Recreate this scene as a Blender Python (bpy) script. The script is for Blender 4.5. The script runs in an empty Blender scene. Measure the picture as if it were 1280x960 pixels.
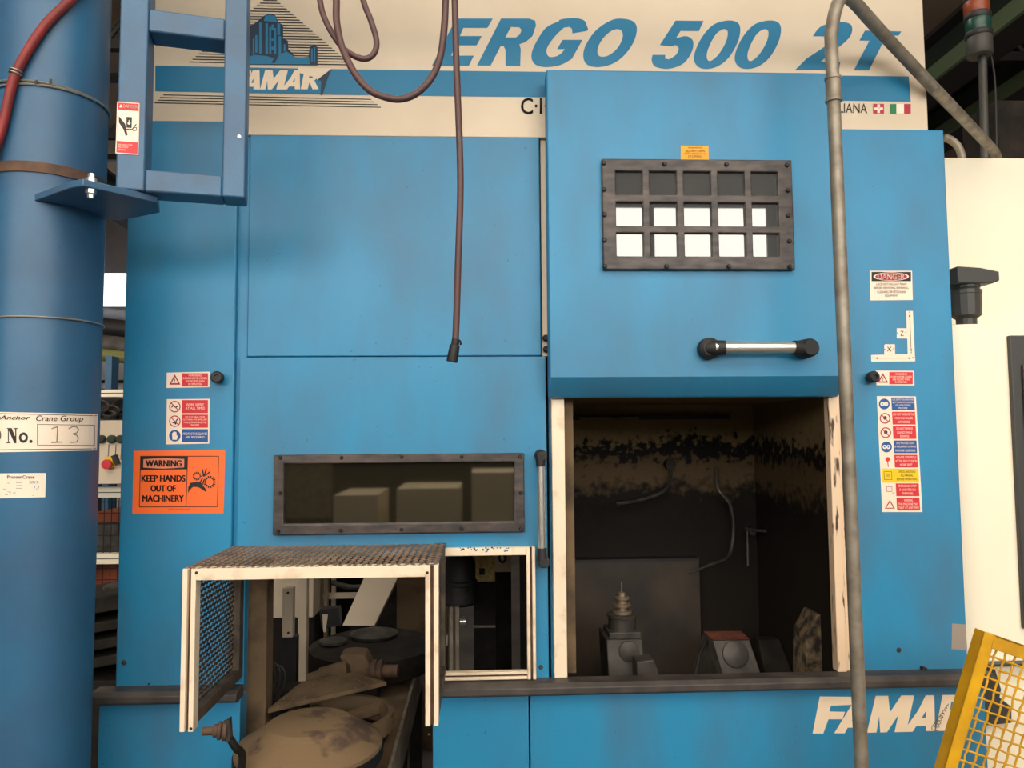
import bpy, bmesh, math, random
from math import sin, cos, radians, pi, atan2, sqrt
from mathutils import Vector, Matrix
from mathutils.geometry import tessellate_polygon
random.seed(7)
S = bpy.context.scene
COL = S.collection

# ------------------------------------------------------------------ camera
FPX = 940.0
PITCH, YAW, ROLL = radians(3.7), radians(2.4), 0.0075
CAM = Vector((0, -2.1, 1.5))
Fv = Vector((sin(YAW) * cos(PITCH), cos(YAW) * cos(PITCH), sin(PITCH)))
R0 = Vector((cos(YAW), -sin(YAW), 0)); U0 = R0.cross(Fv)
Rv = R0 * cos(ROLL) - U0 * sin(ROLL); Uv = U0 * cos(ROLL) + R0 * sin(ROLL)
cd = bpy.data.cameras.new('camera'); cam = bpy.data.objects.new('camera', cd); COL.objects.link(cam)
cd.sensor_width = 36; cd.lens = FPX / 1280 * 36; cd.clip_start = 0.02; cd.clip_end = 200
m = Matrix((Rv, Uv, -Fv)).transposed().to_4x4(); m.translation = CAM; cam.matrix_world = m
S.camera = cam

# ------------------------------------------------------------------ light and exposure
S.view_settings.view_transform = 'Standard'; S.view_settings.look = 'None'
S.view_settings.gamma = 1; S.view_settings.use_curve_mapping = False
S.view_settings.exposure = -0.74
W = bpy.data.worlds.new('world'); S.world = W; W.use_nodes = True
W.node_tree.nodes['Background'].inputs[0].default_value = (0.8, 0.86, 1, 1)
W.node_tree.nodes['Background'].inputs[1].default_value = 0.6
WINDOW_GLOW = 11.0       # daylit factory windows
SKYLIGHT_GLOW = 9.0     # translucent roof sheets
FAR_GLOW = 5.0

def area(name, loc, rot, sx, sy, power, col):
    l = bpy.data.lights.new(name, 'AREA'); l.shape = 'RECTANGLE'; l.size = sx; l.size_y = sy
    l.energy = power; l.color = col
    o = bpy.data.objects.new(name, l); COL.objects.link(o); o.location = loc; o.rotation_euler = rot
    return o
# daylight falling in through the roof sheets behind the photographer
area('skylight_daylight', (0.6, -5.0, 6.2), (radians(42), 0, 0), 6.0, 2.2, 210, (1.0, 0.90, 0.76))

area('added_aisle_fill', (-0.4, 2.0, 6.3), (radians(-42), 0, 0), 6.0, 1.6, 330, (1.0, 0.93, 0.82))  # added fill lamp facing back, no roof sheet there; brightens cabinets across the aisle

# ------------------------------------------------------------------ helpers
def ray(px, py): return Fv + Rv * ((px - 640) / FPX) + Uv * ((480 - py) / FPX)
def P(px, py, Y=0.0):
    d = ray(px, py); return CAM + d * ((Y - CAM.y) / d.y)
def PZ(px, py, Z):
    d = ray(px, py); return CAM + d * ((Z - CAM.z) / d.z)
def lin(c):
    c = c / 255.0
    return c / 12.92 if c <= 0.04045 else ((c + 0.055) / 1.055) ** 2.4
def rgb(r, g, b): return (lin(r), lin(g), lin(b), 1)

MATS = {}
def mat(name, c, rough=0.5, metal=0.0, var=0.0, scale=6.0, c2=None, bump=0.0, bscale=60, spec=0.5, emit=0.0, stretch=None, lo=0.35, hi=0.7, coat=0.0, spots=0.0):
    if name in MATS: return MATS[name]
    M = bpy.data.materials.new(name); M.use_nodes = True
    nt = M.node_tree; b = nt.nodes['Principled BSDF']
    b.inputs['Base Color'].default_value = rgb(*c); b.inputs['Roughness'].default_value = rough
    b.inputs['Metallic'].default_value = metal; b.inputs['Specular IOR Level'].default_value = spec
    b.inputs['Coat Weight'].default_value = coat
    tc = nt.nodes.new('ShaderNodeTexCoord'); mp = nt.nodes.new('ShaderNodeMapping')
    nt.links.new(tc.outputs['Object'], mp.inputs[0])
    if stretch: mp.inputs['Scale'].default_value = stretch
    if var > 0 or c2:
        n = nt.nodes.new('ShaderNodeTexNoise'); n.inputs['Scale'].default_value = scale; n.inputs['Detail'].default_value = 6
        nt.links.new(mp.outputs[0], n.inputs['Vector'])
        r = nt.nodes.new('ShaderNodeValToRGB'); r.color_ramp.elements[0].position = lo; r.color_ramp.elements[1].position = hi
        d = c2 if c2 else tuple(v * (1 - var) for v in c)
        r.color_ramp.elements[0].color = rgb(*d); r.color_ramp.elements[1].color = rgb(*c)
        nt.links.new(n.outputs['Fac'], r.inputs[0])
        out = r.outputs[0]
        if spots > 0:
            v = nt.nodes.new('ShaderNodeTexNoise'); v.inputs['Scale'].default_value = 80; v.inputs['Detail'].default_value = 2
            nt.links.new(tc.outputs['Object'], v.inputs['Vector'])
            r2 = nt.nodes.new('ShaderNodeValToRGB'); r2.color_ramp.elements[0].position = 0.738; r2.color_ramp.elements[1].position = 0.765
            r2.color_ramp.elements[0].color = (0, 0, 0, 1); r2.color_ramp.elements[1].color = (spots,) * 3 + (1,)
            nt.links.new(v.outputs['Fac'], r2.inputs[0])
            mx = nt.nodes.new('ShaderNodeMix'); mx.data_type = 'RGBA'
            nt.links.new(r2.outputs[0], mx.inputs[0]); nt.links.new(out, mx.inputs[6]); mx.inputs[7].default_value = rgb(25, 35, 45)
            out = mx.outputs[2]
        nt.links.new(out, b.inputs['Base Color'])
        rr = nt.nodes.new('ShaderNodeMapRange'); rr.inputs[3].default_value = min(1, rough + 0.12); rr.inputs[4].default_value = max(0.05, rough - 0.08)
        nt.links.new(n.outputs['Fac'], rr.inputs[0]); nt.links.new(rr.outputs[0], b.inputs['Roughness'])
    if bump > 0:
        n2 = nt.nodes.new('ShaderNodeTexNoise'); n2.inputs['Scale'].default_value = bscale
        nt.links.new(tc.outputs['Object'], n2.inputs['Vector'])
        bp = nt.nodes.new('ShaderNodeBump'); bp.inputs['Strength'].default_value = bump; bp.inputs['Distance'].default_value = 0.004
        nt.links.new(n2.outputs['Fac'], bp.inputs['Height']); nt.links.new(bp.outputs[0], b.inputs['Normal'])
    if emit > 0:
        b.inputs['Emission Color'].default_value = rgb(*c); b.inputs['Emission Strength'].default_value = emit
    MATS[name] = M
    return M

BLUE = mat('blue_paint', (38, 134, 180), 0.42, var=0.0, c2=(58, 118, 154), scale=3.2, stretch=(1.6, 1, 0.7), bump=0.05, bscale=220, spots=0.5, lo=0.3, hi=0.6)
BLUE_EDGE = mat('blue_panel_edge', (28, 84, 128), 0.5)
COLBLUE = mat('column_blue_paint', (46, 100, 138), 0.4, c2=(48, 82, 114), scale=3.5, bump=0.08, bscale=90, spots=0.25, lo=0.3, hi=0.65)
JIB = mat('jib_blue_paint', (58, 102, 138), 0.42, c2=(66, 90, 116), scale=7, bump=0.12, bscale=120, lo=0.3, hi=0.6)
CREAM = mat('cream_paint', (226, 209, 184), 0.5, c2=(212, 194, 168), scale=2.5, lo=0.3, hi=0.7)
ALU = mat('cream_aluminium', (240, 222, 196), 0.38, c2=(205, 180, 150), scale=14, lo=0.25, hi=0.45)
WHITE = mat('white_machine_paint', (255, 246, 222), 0.4, c2=(252, 240, 214), scale=2)
INK = mat('dark_ink', (32, 26, 26), 0.6)
SIGNBLUE = mat('sign_blue', (4, 116, 158), 0.5)
SIGNDARK = mat('sign_dark_blue', (10, 40, 66), 0.5)
LBLUE = mat('lettering_blue', (6, 118, 160), 0.5)
LCREAM = mat('lettering_cream', (240, 220, 192), 0.5)
BLACK = mat('black_rubber', (24, 24, 27), 0.55, c2=(36, 34, 34), scale=30)
FRAMEBLK = mat('black_window_frame', (84, 73, 68), 0.42, c2=(44, 40, 40), scale=18, bump=0.2, bscale=70, stretch=(1, 1, 3))
SILL = mat('grey_sill', (84, 78, 74), 0.5, c2=(52, 48, 46), scale=12)
STEEL = mat('polished_steel', (225, 222, 215), 0.28, metal=0.85)
GALV = mat('galvanised_conduit', (150, 142, 128), 0.45, metal=0.3, c2=(112, 102, 88), scale=22, lo=0.3, hi=0.65)
WIRE = mat('steel_wire', (150, 148, 140), 0.4, metal=0.6)
RUST = mat('rusty_steel', (112, 82, 62), 0.75, c2=(78, 62, 52), scale=30, metal=0.2)
REDHOSE = mat('red_hose_rubber', (148, 42, 40), 0.55, c2=(110, 38, 36), scale=20)
HOSE = mat('dark_hose_rubber', (66, 50, 50), 0.5, c2=(92, 60, 58), scale=5, lo=0.35, hi=0.75)
DIRT = mat('dusty_brown_iron', (112, 92, 68), 0.85, c2=(70, 58, 45), scale=9, lo=0.28, hi=0.5, bump=0.25, bscale=90)
DIRTD = mat('dark_oily_iron', (42, 36, 31), 0.7, c2=(22, 20, 18), spec=0.25, scale=14)
IRON = mat('grey_iron', (86, 82, 76), 0.5, c2=(50, 46, 42), scale=16, metal=0.3)
MESHM = mat('grimy_wire_mesh', (104, 92, 78), 0.6, c2=(66, 60, 54), scale=20, metal=0.2)
YEL = mat('yellow_guard_paint', (226, 172, 14), 0.42, c2=(190, 140, 20), scale=9)
ORANGE = mat('sign_orange', (250, 110, 44), 0.5)
ORANGE2 = mat('sign_orange_pale', (222, 134, 100), 0.5)
RED = mat('sticker_red', (212, 40, 52), 0.5)
STBLUE = mat('sticker_blue', (24, 84, 152), 0.5)
STWHITE = mat('sticker_white', (244, 226, 206), 0.5)
STYEL = mat('sticker_yellow', (240, 200, 0), 0.5)
DECYEL = mat('decal_amber', (226, 160, 10), 0.5)
GREEN = mat('flag_green', (10, 120, 70), 0.5)
FLRED = mat('flag_red', (176, 26, 50), 0.5)
PEN = mat('faded_pen', (110, 104, 96), 0.6)
BLUEPEN = mat('blue_pen', (60, 130, 170), 0.6)
TAPE = mat('grey_tape', (150, 140, 130), 0.55)
DGREY = mat('dark_grey_plastic', (62, 62, 60), 0.5)

def glass(name, tint, rough=0.03, mix=0.5, dark=(20, 22, 22)):
    M = bpy.data.materials.new(name); M.use_nodes = True; nt = M.node_tree; nt.nodes.clear()
    o = nt.nodes.new('ShaderNodeOutputMaterial'); g = nt.nodes.new('ShaderNodeBsdfGlossy'); t = nt.nodes.new('ShaderNodeBsdfTransparent')
    d = nt.nodes.new('ShaderNodeBsdfDiffuse'); d.inputs[0].default_value = rgb(*dark)
    g.inputs['Roughness'].default_value = rough; g.inputs[0].default_value = (0.95, 0.93, 0.9, 1); t.inputs[0].default_value = rgb(*tint)
    m1 = nt.nodes.new('ShaderNodeMixShader'); m1.inputs[0].default_value = mix
    nt.links.new(t.outputs[0], m1.inputs[1]); nt.links.new(d.outputs[0], m1.inputs[2])
    m2 = nt.nodes.new('ShaderNodeMixShader'); f = nt.nodes.new('ShaderNodeFresnel'); f.inputs[0].default_value = 2.2
    nt.links.new(f.outputs[0], m2.inputs[0]); nt.links.new(m1.outputs[0], m2.inputs[1]); nt.links.new(g.outputs[0], m2.inputs[2])
    nt.links.new(m2.outputs[0], o.inputs[0]); MATS[name] = M
    return M
PANE = glass('dark_glass', (120, 120, 120), 0.015, 0.8, (58, 64, 66))
PANEW = glass('wide_window_glass', (150, 150, 130), 0.03, 0.55, (46, 42, 32))

def chamber_material():
    M = bpy.data.materials.new('oily_chamber_wall'); M.use_nodes = True; nt = M.node_tree; b = nt.nodes['Principled BSDF']
    tc = nt.nodes.new('ShaderNodeTexCoord'); sx = nt.nodes.new('ShaderNodeSeparateXYZ'); nt.links.new(tc.outputs['Object'], sx.inputs[0])
    n = nt.nodes.new('ShaderNodeTexNoise'); n.inputs['Scale'].default_value = 3; n.inputs['Detail'].default_value = 5
    n2 = nt.nodes.new('ShaderNodeTexNoise'); n2.inputs['Scale'].default_value = 38; n2.inputs['Detail'].default_value = 4
    for q in (n, n2): nt.links.new(tc.outputs['Object'], q.inputs['Vector'])
    def math_(op, a, bb):
        k = nt.nodes.new('ShaderNodeMath'); k.operation = op
        for i, v in enumerate((a, bb)):
            if isinstance(v, (int, float)): k.inputs[i].default_value = v
            else: nt.links.new(v, k.inputs[i])
        return k.outputs[0]
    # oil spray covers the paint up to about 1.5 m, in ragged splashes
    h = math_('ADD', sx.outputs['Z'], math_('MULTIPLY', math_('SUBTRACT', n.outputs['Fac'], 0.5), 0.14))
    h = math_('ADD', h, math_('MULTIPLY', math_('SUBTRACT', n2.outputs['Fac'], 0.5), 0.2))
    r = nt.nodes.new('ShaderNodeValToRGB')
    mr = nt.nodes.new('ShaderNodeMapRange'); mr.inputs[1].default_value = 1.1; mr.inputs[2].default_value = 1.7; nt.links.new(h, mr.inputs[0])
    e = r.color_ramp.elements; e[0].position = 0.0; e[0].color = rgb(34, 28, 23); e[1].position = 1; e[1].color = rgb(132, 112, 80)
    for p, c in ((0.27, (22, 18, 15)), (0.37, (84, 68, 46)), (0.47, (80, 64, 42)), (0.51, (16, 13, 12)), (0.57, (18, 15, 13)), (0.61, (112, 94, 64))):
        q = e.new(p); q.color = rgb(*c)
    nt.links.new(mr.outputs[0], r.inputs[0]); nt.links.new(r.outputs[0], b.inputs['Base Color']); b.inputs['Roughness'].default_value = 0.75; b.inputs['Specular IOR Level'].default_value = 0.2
    return M
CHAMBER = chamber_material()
POSTDIRTY = mat('oil_streaked_cream', (232, 204, 172), 0.45, c2=(70, 50, 36), scale=11, stretch=(6, 6, 1), lo=0.33, hi=0.42)

class MB:
    def __init__(s): s.v = []; s.f = []; s.m = []; s.ms = []
    def mi(s, M):
        if M not in s.ms: s.ms.append(M)
        return s.ms.index(M)
    def add(s, vs, fs, M):
        b = len(s.v); s.v += [Vector(v) for v in vs]; k = s.mi(M)
        for f in fs: s.f.append([b + i for i in f]); s.m.append(k)
        return s
    def hexa(s, p, M):   # p: 4 bottom/front + 4 matching
        return s.add(p, [(0, 1, 2, 3), (7, 6, 5, 4), (0, 4, 5, 1), (1, 5, 6, 2), (2, 6, 7, 3), (3, 7, 4, 0)], M)
    def box(s, x0, x1, y0, y1, z0, z1, M):
        return s.hexa([(x0, y0, z0), (x1, y0, z0), (x1, y0, z1), (x0, y0, z1), (x0, y1, z0), (x1, y1, z0), (x1, y1, z1), (x0, y1, z1)], M)
    def prism(s, pts, d, M):     # pts loop, extruded by vector d
        d = Vector(d); n = len(pts); pts = [Vector(p) for p in pts]
        return s.add(pts + [p + d for p in pts], [tuple(range(n)), tuple(range(2 * n - 1, n - 1, -1))] + [(i, (i + 1) % n, n + (i + 1) % n, n + i) for i in range(n)], M)
    def tube(s, pts, r, M, seg=12, cap=True):
        pts = [Vector(p) for p in pts]; rings = []; prev = None; vs = []
        for i, p in enumerate(pts):
            t = (pts[min(i + 1, len(pts) - 1)] - pts[max(i - 1, 0)]).normalized()
            if prev is None:
                a = Vector((0, 0, 1)) if abs(t.z) < 0.9 else Vector((1, 0, 0)); u = t.cross(a).normalized()
            else: u = (prev - t * prev.dot(t)).normalized()
            prev = u; w = t.cross(u); rr = r[i] if isinstance(r, (list, tuple)) else r
            for k in range(seg):
                a = 2 * pi * k / seg; vs.append(p + u * (cos(a) * rr) + w * (sin(a) * rr))
        fs = []
        for i in range(len(pts) - 1):
            for k in range(seg):
                a = i * seg + k; b = i * seg + (k + 1) % seg; fs.append((a, b, b + seg, a + seg))
        if cap: fs += [tuple(range(seg - 1, -1, -1)), tuple(range((len(pts) - 1) * seg, len(pts) * seg))]
        return s.add(vs, fs, M)
    def lathe(s, o, ax, prof, M, seg=28):    # prof: (radius, height along ax)
        o = Vector(o); ax = Vector(ax).normalized()
        return s.tube_prof([o + ax * h for _, h in prof], [max(r, 1e-4) for r, _ in prof], ax, M, seg)
    def tube_prof(s, pts, rs, ax, M, seg):
        a = Vector((0, 0, 1)) if abs(ax.z) < 0.9 else Vector((1, 0, 0)); u = ax.cross(a).normalized(); w = ax.cross(u); vs = []; fs = []
        for p, r in zip(pts, rs):
            for k in range(seg): vs.append(p + u * (cos(2 * pi * k / seg) * r) + w * (sin(2 * pi * k / seg) * r))
        for i in range(len(pts) - 1):
            for k in range(seg):
                a = i * seg + k; b = i * seg + (k + 1) % seg; fs.append((a, b, b + seg, a + seg))
        fs += [tuple(range(seg - 1, -1, -1)), tuple(range((len(pts) - 1) * seg, len(pts) * seg))]
        return s.add(vs, fs, M)
    def plate(s, x0, x1, z0, z1, y0, y1, holes, M):
        xs = sorted({x0, x1} | {min(max(v, x0), x1) for h in holes for v in h[:2]}); zs = sorted({z0, z1} | {min(max(v, z0), z1) for h in holes for v in h[2:]})
        def solid(i, j):
            if i < 0 or j < 0 or i >= len(xs) - 1 or j >= len(zs) - 1: return False
            cx = (xs[i] + xs[i + 1]) / 2; cz = (zs[j] + zs[j + 1]) / 2
            return not any(h[0] < cx < h[1] and h[2] < cz < h[3] for h in holes)
        idx = {}; vs = []
        def V(i, j, k):
            if (i, j, k) not in idx: idx[(i, j, k)] = len(vs); vs.append((xs[i], y1 if k else y0, zs[j]))
            return idx[(i, j, k)]
        fs = []
        for i in range(len(xs) - 1):
            for j in range(len(zs) - 1):
                if not solid(i, j): continue
                fs.append((V(i, j, 0), V(i + 1, j, 0), V(i + 1, j + 1, 0), V(i, j + 1, 0)))
                fs.append((V(i, j, 1), V(i, j + 1, 1), V(i + 1, j + 1, 1), V(i + 1, j, 1)))
                if not solid(i - 1, j): fs.append((V(i, j, 0), V(i, j + 1, 0), V(i, j + 1, 1), V(i, j, 1)))
                if not solid(i + 1, j): fs.append((V(i + 1, j, 0), V(i + 1, j, 1), V(i + 1, j + 1, 1), V(i + 1, j + 1, 0)))
                if not solid(i, j - 1): fs.append((V(i, j, 0), V(i, j, 1), V(i + 1, j, 1), V(i + 1, j, 0)))
                if not solid(i, j + 1): fs.append((V(i, j + 1, 0), V(i + 1, j + 1, 0), V(i + 1, j + 1, 1), V(i, j + 1, 1)))
        return s.add(vs, fs, M)
    def build(s, name, parent=None, bevel=0.0, smooth=True, angle=35, recalc=True):
        me = bpy.data.meshes.new(name)
        off = Vector((0, 0, 0)); q = parent
        while q is not None: off += Vector(q.location); q = q.parent
        me.from_pydata([tuple(v - off) for v in s.v], [], s.f)
        for M in s.ms: me.materials.append(M)
        for p, k in zip(me.polygons, s.m): p.material_index = k; p.use_smooth = smooth
        if recalc:
            bm = bmesh.new(); bm.from_mesh(me); bmesh.ops.recalc_face_normals(bm, faces=bm.faces); bm.to_mesh(me); bm.free()
        me.update()
        if smooth: me.set_sharp_from_angle(angle=radians(angle))
        o = bpy.data.objects.new(name, me); COL.objects.link(o)
        if parent: o.parent = parent
        if bevel > 0:
            b = o.modifiers.new('bevel', 'BEVEL'); b.width = bevel; b.segments = 2; b.limit_method = 'ANGLE'; b.angle_limit = radians(40)
        return o

def thing(name, label, cat, loc, group=None):
    o = bpy.data.objects.new(name, None); COL.objects.link(o); o.location = loc; o.empty_display_size = 0.05
    o['label'] = label; o['category'] = cat
    if group: o['group'] = group
    return o
def tag(o, label, cat, group=None):
    o['label'] = label; o['category'] = cat
    if group: o['group'] = group
    return o
def struct(o): o['kind'] = 'structure'; return o
def lab(o, label): o['label'] = label; return o

def catmull(pts, n=8, closed=False):
    pts = [Vector(p) for p in pts]; N = len(pts); out = []
    rng = range(N) if closed else range(N - 1)
    for i in rng:
        if closed: a, b, c, d = pts[(i - 1) % N], pts[i], pts[(i + 1) % N], pts[(i + 2) % N]
        else: a, b, c, d = pts[max(i - 1, 0)], pts[i], pts[i + 1], pts[min(i + 2, N - 1)]
        for k in range(n):
            t = k / n
            out.append(0.5 * ((2 * b) + (c - a) * t + (2 * a - 5 * b + 4 * c - d) * t * t + (3 * b - a - 3 * c + d) * t ** 3))
    if not closed: out.append(pts[-1])
    return out

# ---- lettering: the built-in font turned into flat faces
_tc = {}
def glyphs(txt, shear=0.0, bold=0.0, spacing=1.0):
    k = (txt, shear, bold, spacing)
    if k in _tc: return _tc[k]
    c = bpy.data.curves.new('t', 'FONT'); c.body = txt; c.shear = shear; c.offset = bold; c.space_character = spacing; c.resolution_u = 3; c.fill_mode = 'FRONT'; c.size = 1
    o = bpy.data.objects.new('t', c); COL.objects.link(o)
    dg = bpy.context.evaluated_depsgraph_get(); me = bpy.data.meshes.new_from_object(o.evaluated_get(dg))
    vs = [v.co.copy() for v in me.vertices]; fs = [tuple(p.vertices) for p in me.polygons]
    bpy.data.objects.remove(o); bpy.data.curves.remove(c); bpy.data.meshes.remove(me)
    x0 = min(v.x for v in vs); x1 = max(v.x for v in vs); y0 = min(v.y for v in vs); y1 = max(v.y for v in vs)
    r = ([((v.x - x0) / (x1 - x0), (v.y - y0) / (y1 - y0)) for v in vs], fs)
    _tc[k] = r
    return r

class Decal:
    """thin printed sheet lying on a surface; f(px, py, lift) -> point on that surface"""
    def __init__(s, f): s.f = f; s.mb = MB(); s.lift = 0.0008
    def base(s, quad, M, t=0.0008, seg=1):       # quad tl,tr,br,bl in photo coordinates
        (a, b, c, d) = quad; top = []; bot = []
        for i in range(seg + 1):
            u = i / seg
            top.append((a[0] + (b[0] - a[0]) * u, a[1] + (b[1] - a[1]) * u)); bot.append((d[0] + (c[0] - d[0]) * u, d[1] + (c[1] - d[1]) * u))
        loop = top + bot[::-1]; n = len(loop)
        vs = [s.f(x, y, t) for x, y in loop] + [s.f(x, y, -0.0004) for x, y in loop]
        fs = [(i, i + 1, n - 2 - i, n - 1 - i) for i in range(seg)] + [(i, (i + 1) % n, n + (i + 1) % n, n + i) for i in range(n)]
        s.mb.add(vs, fs, M); s.lift = t; return s
    def quad(s, q, M, lift=0.0005, seg=1):
        (a, b, c, d) = q; L = s.lift + lift
        top = [(a[0] + (b[0] - a[0]) * i / seg, a[1] + (b[1] - a[1]) * i / seg) for i in range(seg + 1)]
        bot = [(d[0] + (c[0] - d[0]) * i / seg, d[1] + (c[1] - d[1]) * i / seg) for i in range(seg + 1)]
        vs = [s.f(x, y, L) for x, y in top + bot]; n = seg + 1
        s.mb.add(vs, [(i, n + i, n + i + 1, i + 1) for i in range(seg)], M); return s
    def rect(s, x0, y0, x1, y1, M, lift=0.0005, seg=1): return s.quad(((x0, y0), (x1, y0), (x1, y1), (x0, y1)), M, lift, seg)
    def poly(s, pts, M, lift=0.0005, holes=()):
        loops = [[Vector((x, -y, 0)) for x, y in l] for l in [pts] + list(holes)]
        tris = tessellate_polygon(loops); flat = [(v.x, -v.y) for l in loops for v in l]
        s.mb.add([s.f(x, y, s.lift + lift) for x, y in flat], [tuple(t) for t in tris], M); return s
    def ring(s, cx, cy, r0, r1, M, lift=0.0005, n=28, ax=1.0):
        o = [(cx + cos(2 * pi * i / n) * r1 * ax, cy + sin(2 * pi * i / n) * r1) for i in range(n)]
        h = [(cx + cos(2 * pi * i / n) * r0 * ax, cy + sin(2 * pi * i / n) * r0) for i in range(n)]
        L = s.lift + lift
        s.mb.add([s.f(x, y, L) for x, y in o + h], [(i, (i + 1) % n, n + (i + 1) % n, n + i) for i in range(n)], M); return s
    def disc(s, cx, cy, r, M, lift=0.0005, n=24): return s.poly([(cx + cos(2 * pi * i / n) * r, cy + sin(2 * pi * i / n) * r) for i in range(n)], M, lift)
    def line(s, pts, w, M, lift=0.0006):
        for (x0, y0), (x1, y1) in zip(pts, pts[1:]):
            L = sqrt((x1 - x0) ** 2 + (y1 - y0) ** 2) or 1; nx = -(y1 - y0) / L * w / 2; ny = (x1 - x0) / L * w / 2
            s.quad(((x0 + nx, y0 + ny), (x1 + nx, y1 + ny), (x1 - nx, y1 - ny), (x0 - nx, y0 - ny)), M, lift)
        return s
    def text(s, t, x0, y0, x1, y1, M, shear=0.0, bold=0.0, lift=0.0009, dy=0.0, spacing=1.0):
        vs, fs = glyphs(t, shear, 0.0, spacing)
        for ox in ((-1, 0, 1) if bold > 0 else ()):
            w = bold * abs(y1 - y0) * 1.1; X0, X1 = x0 + w, x1 - w
            for oy in (-.5, .5):
                s.mb.add([s.f(X0 + (X1 - X0) * u + ox * w, y1 + dy * u - (y1 - y0) * v + oy * w * .6, s.lift + lift) for u, v in vs], fs, M)
        if bold <= 0: s.mb.add([s.f(x0 + (x1 - x0) * u, y1 + dy * u - (y1 - y0) * v, s.lift + lift) for u, v in vs], fs, M)
        return s
    def done(s, name, parent, label=None):
        o = s.mb.build(name, parent, smooth=False, recalc=False)
        if label: o['label'] = label
        return o
def flat(Y): return lambda px, py, l: P(px, py, Y - l)
def plane(o, n):
    o = Vector(o); n = Vector(n).normalized()      # n faces the viewer
    def f(px, py, l):
        d = ray(px, py); q = o + n * l
        return CAM + d * ((q - CAM).dot(n) / d.dot(n))
    return f

# ================================================================== THE HALL (structure)
FLOOR = mat('concrete_floor', (104, 100, 94), 0.6, c2=(70, 66, 62), scale=1.3)
WALLM = mat('hall_wall_sheet', (168, 166, 170), 0.8, c2=(140, 138, 142), scale=0.8)
CEILM = mat('brown_ceiling', (214, 188, 162), 0.9, c2=(190, 166, 142), scale=0.6)
STRUCTM = mat('dark_roof_steel', (58, 53, 50), 0.6)
GREENM = mat('pale_green_beam', (120, 140, 104), 0.6)
DKGREENM = mat('dark_green_sheet', (44, 58, 48), 0.7)
GLOW = mat('daylit_window_glass', (255, 252, 246), 0.5, emit=WINDOW_GLOW)
GLOWF = mat('far_daylit_window_glass', (244, 248, 255), 0.5, emit=FAR_GLOW)
SKYG = mat('translucent_roof_sheet', (255, 240, 218), 0.5, emit=SKYLIGHT_GLOW)
HX0, HX1, HY0, HY1, HZ = -13, 13, -10, 15, 6.6
struct(MB().box(HX0, HX1, HY0, HY1, -0.1, 0, FLOOR).build('floor'))
sky = [(-5, -2, -8.0, -6.4), (-1.2, 1.8, -8.0, -6.4), (2.6, 5.6, -8.0, -6.4), (-5, -2, -4.6, -3.0), (-1.2, 1.8, -4.6, -3.0), (2.6, 5.6, -4.6, -3.0)]
c = MB(); zz = HZ
# ceiling sheet with openings, laid flat: build as plate in XZ then swap axes
pl = MB().plate(HX0, HX1, HY0, HY1, HZ, HZ + 0.1, sky, CEILM); pl.v = [Vector((v.x, v.z, v.y)) for v in pl.v]
struct(pl.build('ceiling'))
sl = MB()
for a in sky: sl.box(a[0], a[1], a[2], a[3], HZ + 0.02, HZ + 0.06, SKYG)
struct(sl.build('window_9'))
BW = [(-9, -5.2, 2.4, 4.95), (-5.0, -1.6, 2.4, 4.95), (-1.4, 1.3, 2.4, 4.95), (1.45, 2.5, 2.4, 4.84), (2.6, 4.3, 2.4, 4.84), (4.55, 8, 2.4, 4.95)]
struct(MB().plate(HX0, HX1, 0, HZ, HY0 + 0.9, HY0 + 1.0, [(a, b, c_, d) for a, b, c_, d in BW], WALLM).build('wall_back'))
for i, (a, b, c_, d) in enumerate(BW):
    struct(MB().box(a, b, HY0 + 0.93, HY0 + 0.97, c_, d, GLOW).build('window_%d' % (i + 11)))
FW = [(-11, -7.35, 4.38, 5.13), (-6.8, -3, 4.38, 5.13)]
struct(MB().plate(HX0, HX1, 0, HZ, HY1 - 0.1, HY1, FW, WALLM).build('wall_front'))
for i, (a, b, c_, d) in enumerate(FW): struct(MB().box(a, b, HY1 - 0.07, HY1 - 0.03, c_, d, GLOWF).build('window_%d' % (i + 6)))
struct(MB().box(HX0, HX0 + 0.1, HY0, HY1, 0, HZ, WALLM).build('wall_left'))
struct(MB().box(HX1 - 0.1, HX1, HY0, HY1, 0, HZ, WALLM).build('wall_right'))
# roof trusses across the hall
for i, y in enumerate((1.9, 3.6, 5.6, 8.0, 11.0)):
    t = MB(); z0, z1 = 5.55, 6.35
    t.box(HX0 + 0.1, HX1 - 0.1, y, y + 0.09, z0 - 0.05, z0 + 0.05, STRUCTM).box(HX0 + 0.1, HX1 - 0.1, y, y + 0.09, z1 - 0.05, z1 + 0.05, STRUCTM)
    x = HX0 + 0.3; up = True
    while x < HX1 - 0.9:
        a = (x, y + 0.045, z0 if up else z1); b = (x + 0.55, y + 0.045, z1 if up else z0); t.tube([a, b], 0.028, STRUCTM, 6); x += 0.55; up = not up
    struct(t.build('trim_%d' % (i + 1)))
# crane runway beams along the hall, with a pale green edge
for i, (x, z) in enumerate(((4.6, 5.0), (5.9, 5.2), (-6.0, 5.0))):
    t = MB().box(x, x + 0.34, 0.5, HY1 - 0.1, z, z + 0.05, STRUCTM).box(x, x + 0.34, 0.5, HY1 - 0.1, z + 0.5, z + 0.55, STRUCTM)
    t.box(x + 0.14, x + 0.2, 0.5, HY1 - 0.1, z + 0.05, z + 0.5, DKGREENM).box(x - 0.04, x, 0.5, HY1 - 0.1, z + 0.0, z + 0.16, GREENM)
    struct(t.build('trim_%d' % (i + 6)))

# ================================================================== THE BLUE MACHINE
XL, XR = -0.980, 1.362
ZS, ZT = 0.818, 2.383          # sill height, cabinet top
mc = thing('machining_center', 'big blue enclosed machining centre with cream name board, sliding door and black-framed windows', 'machine', (0.2, 0.5, 0))
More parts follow.
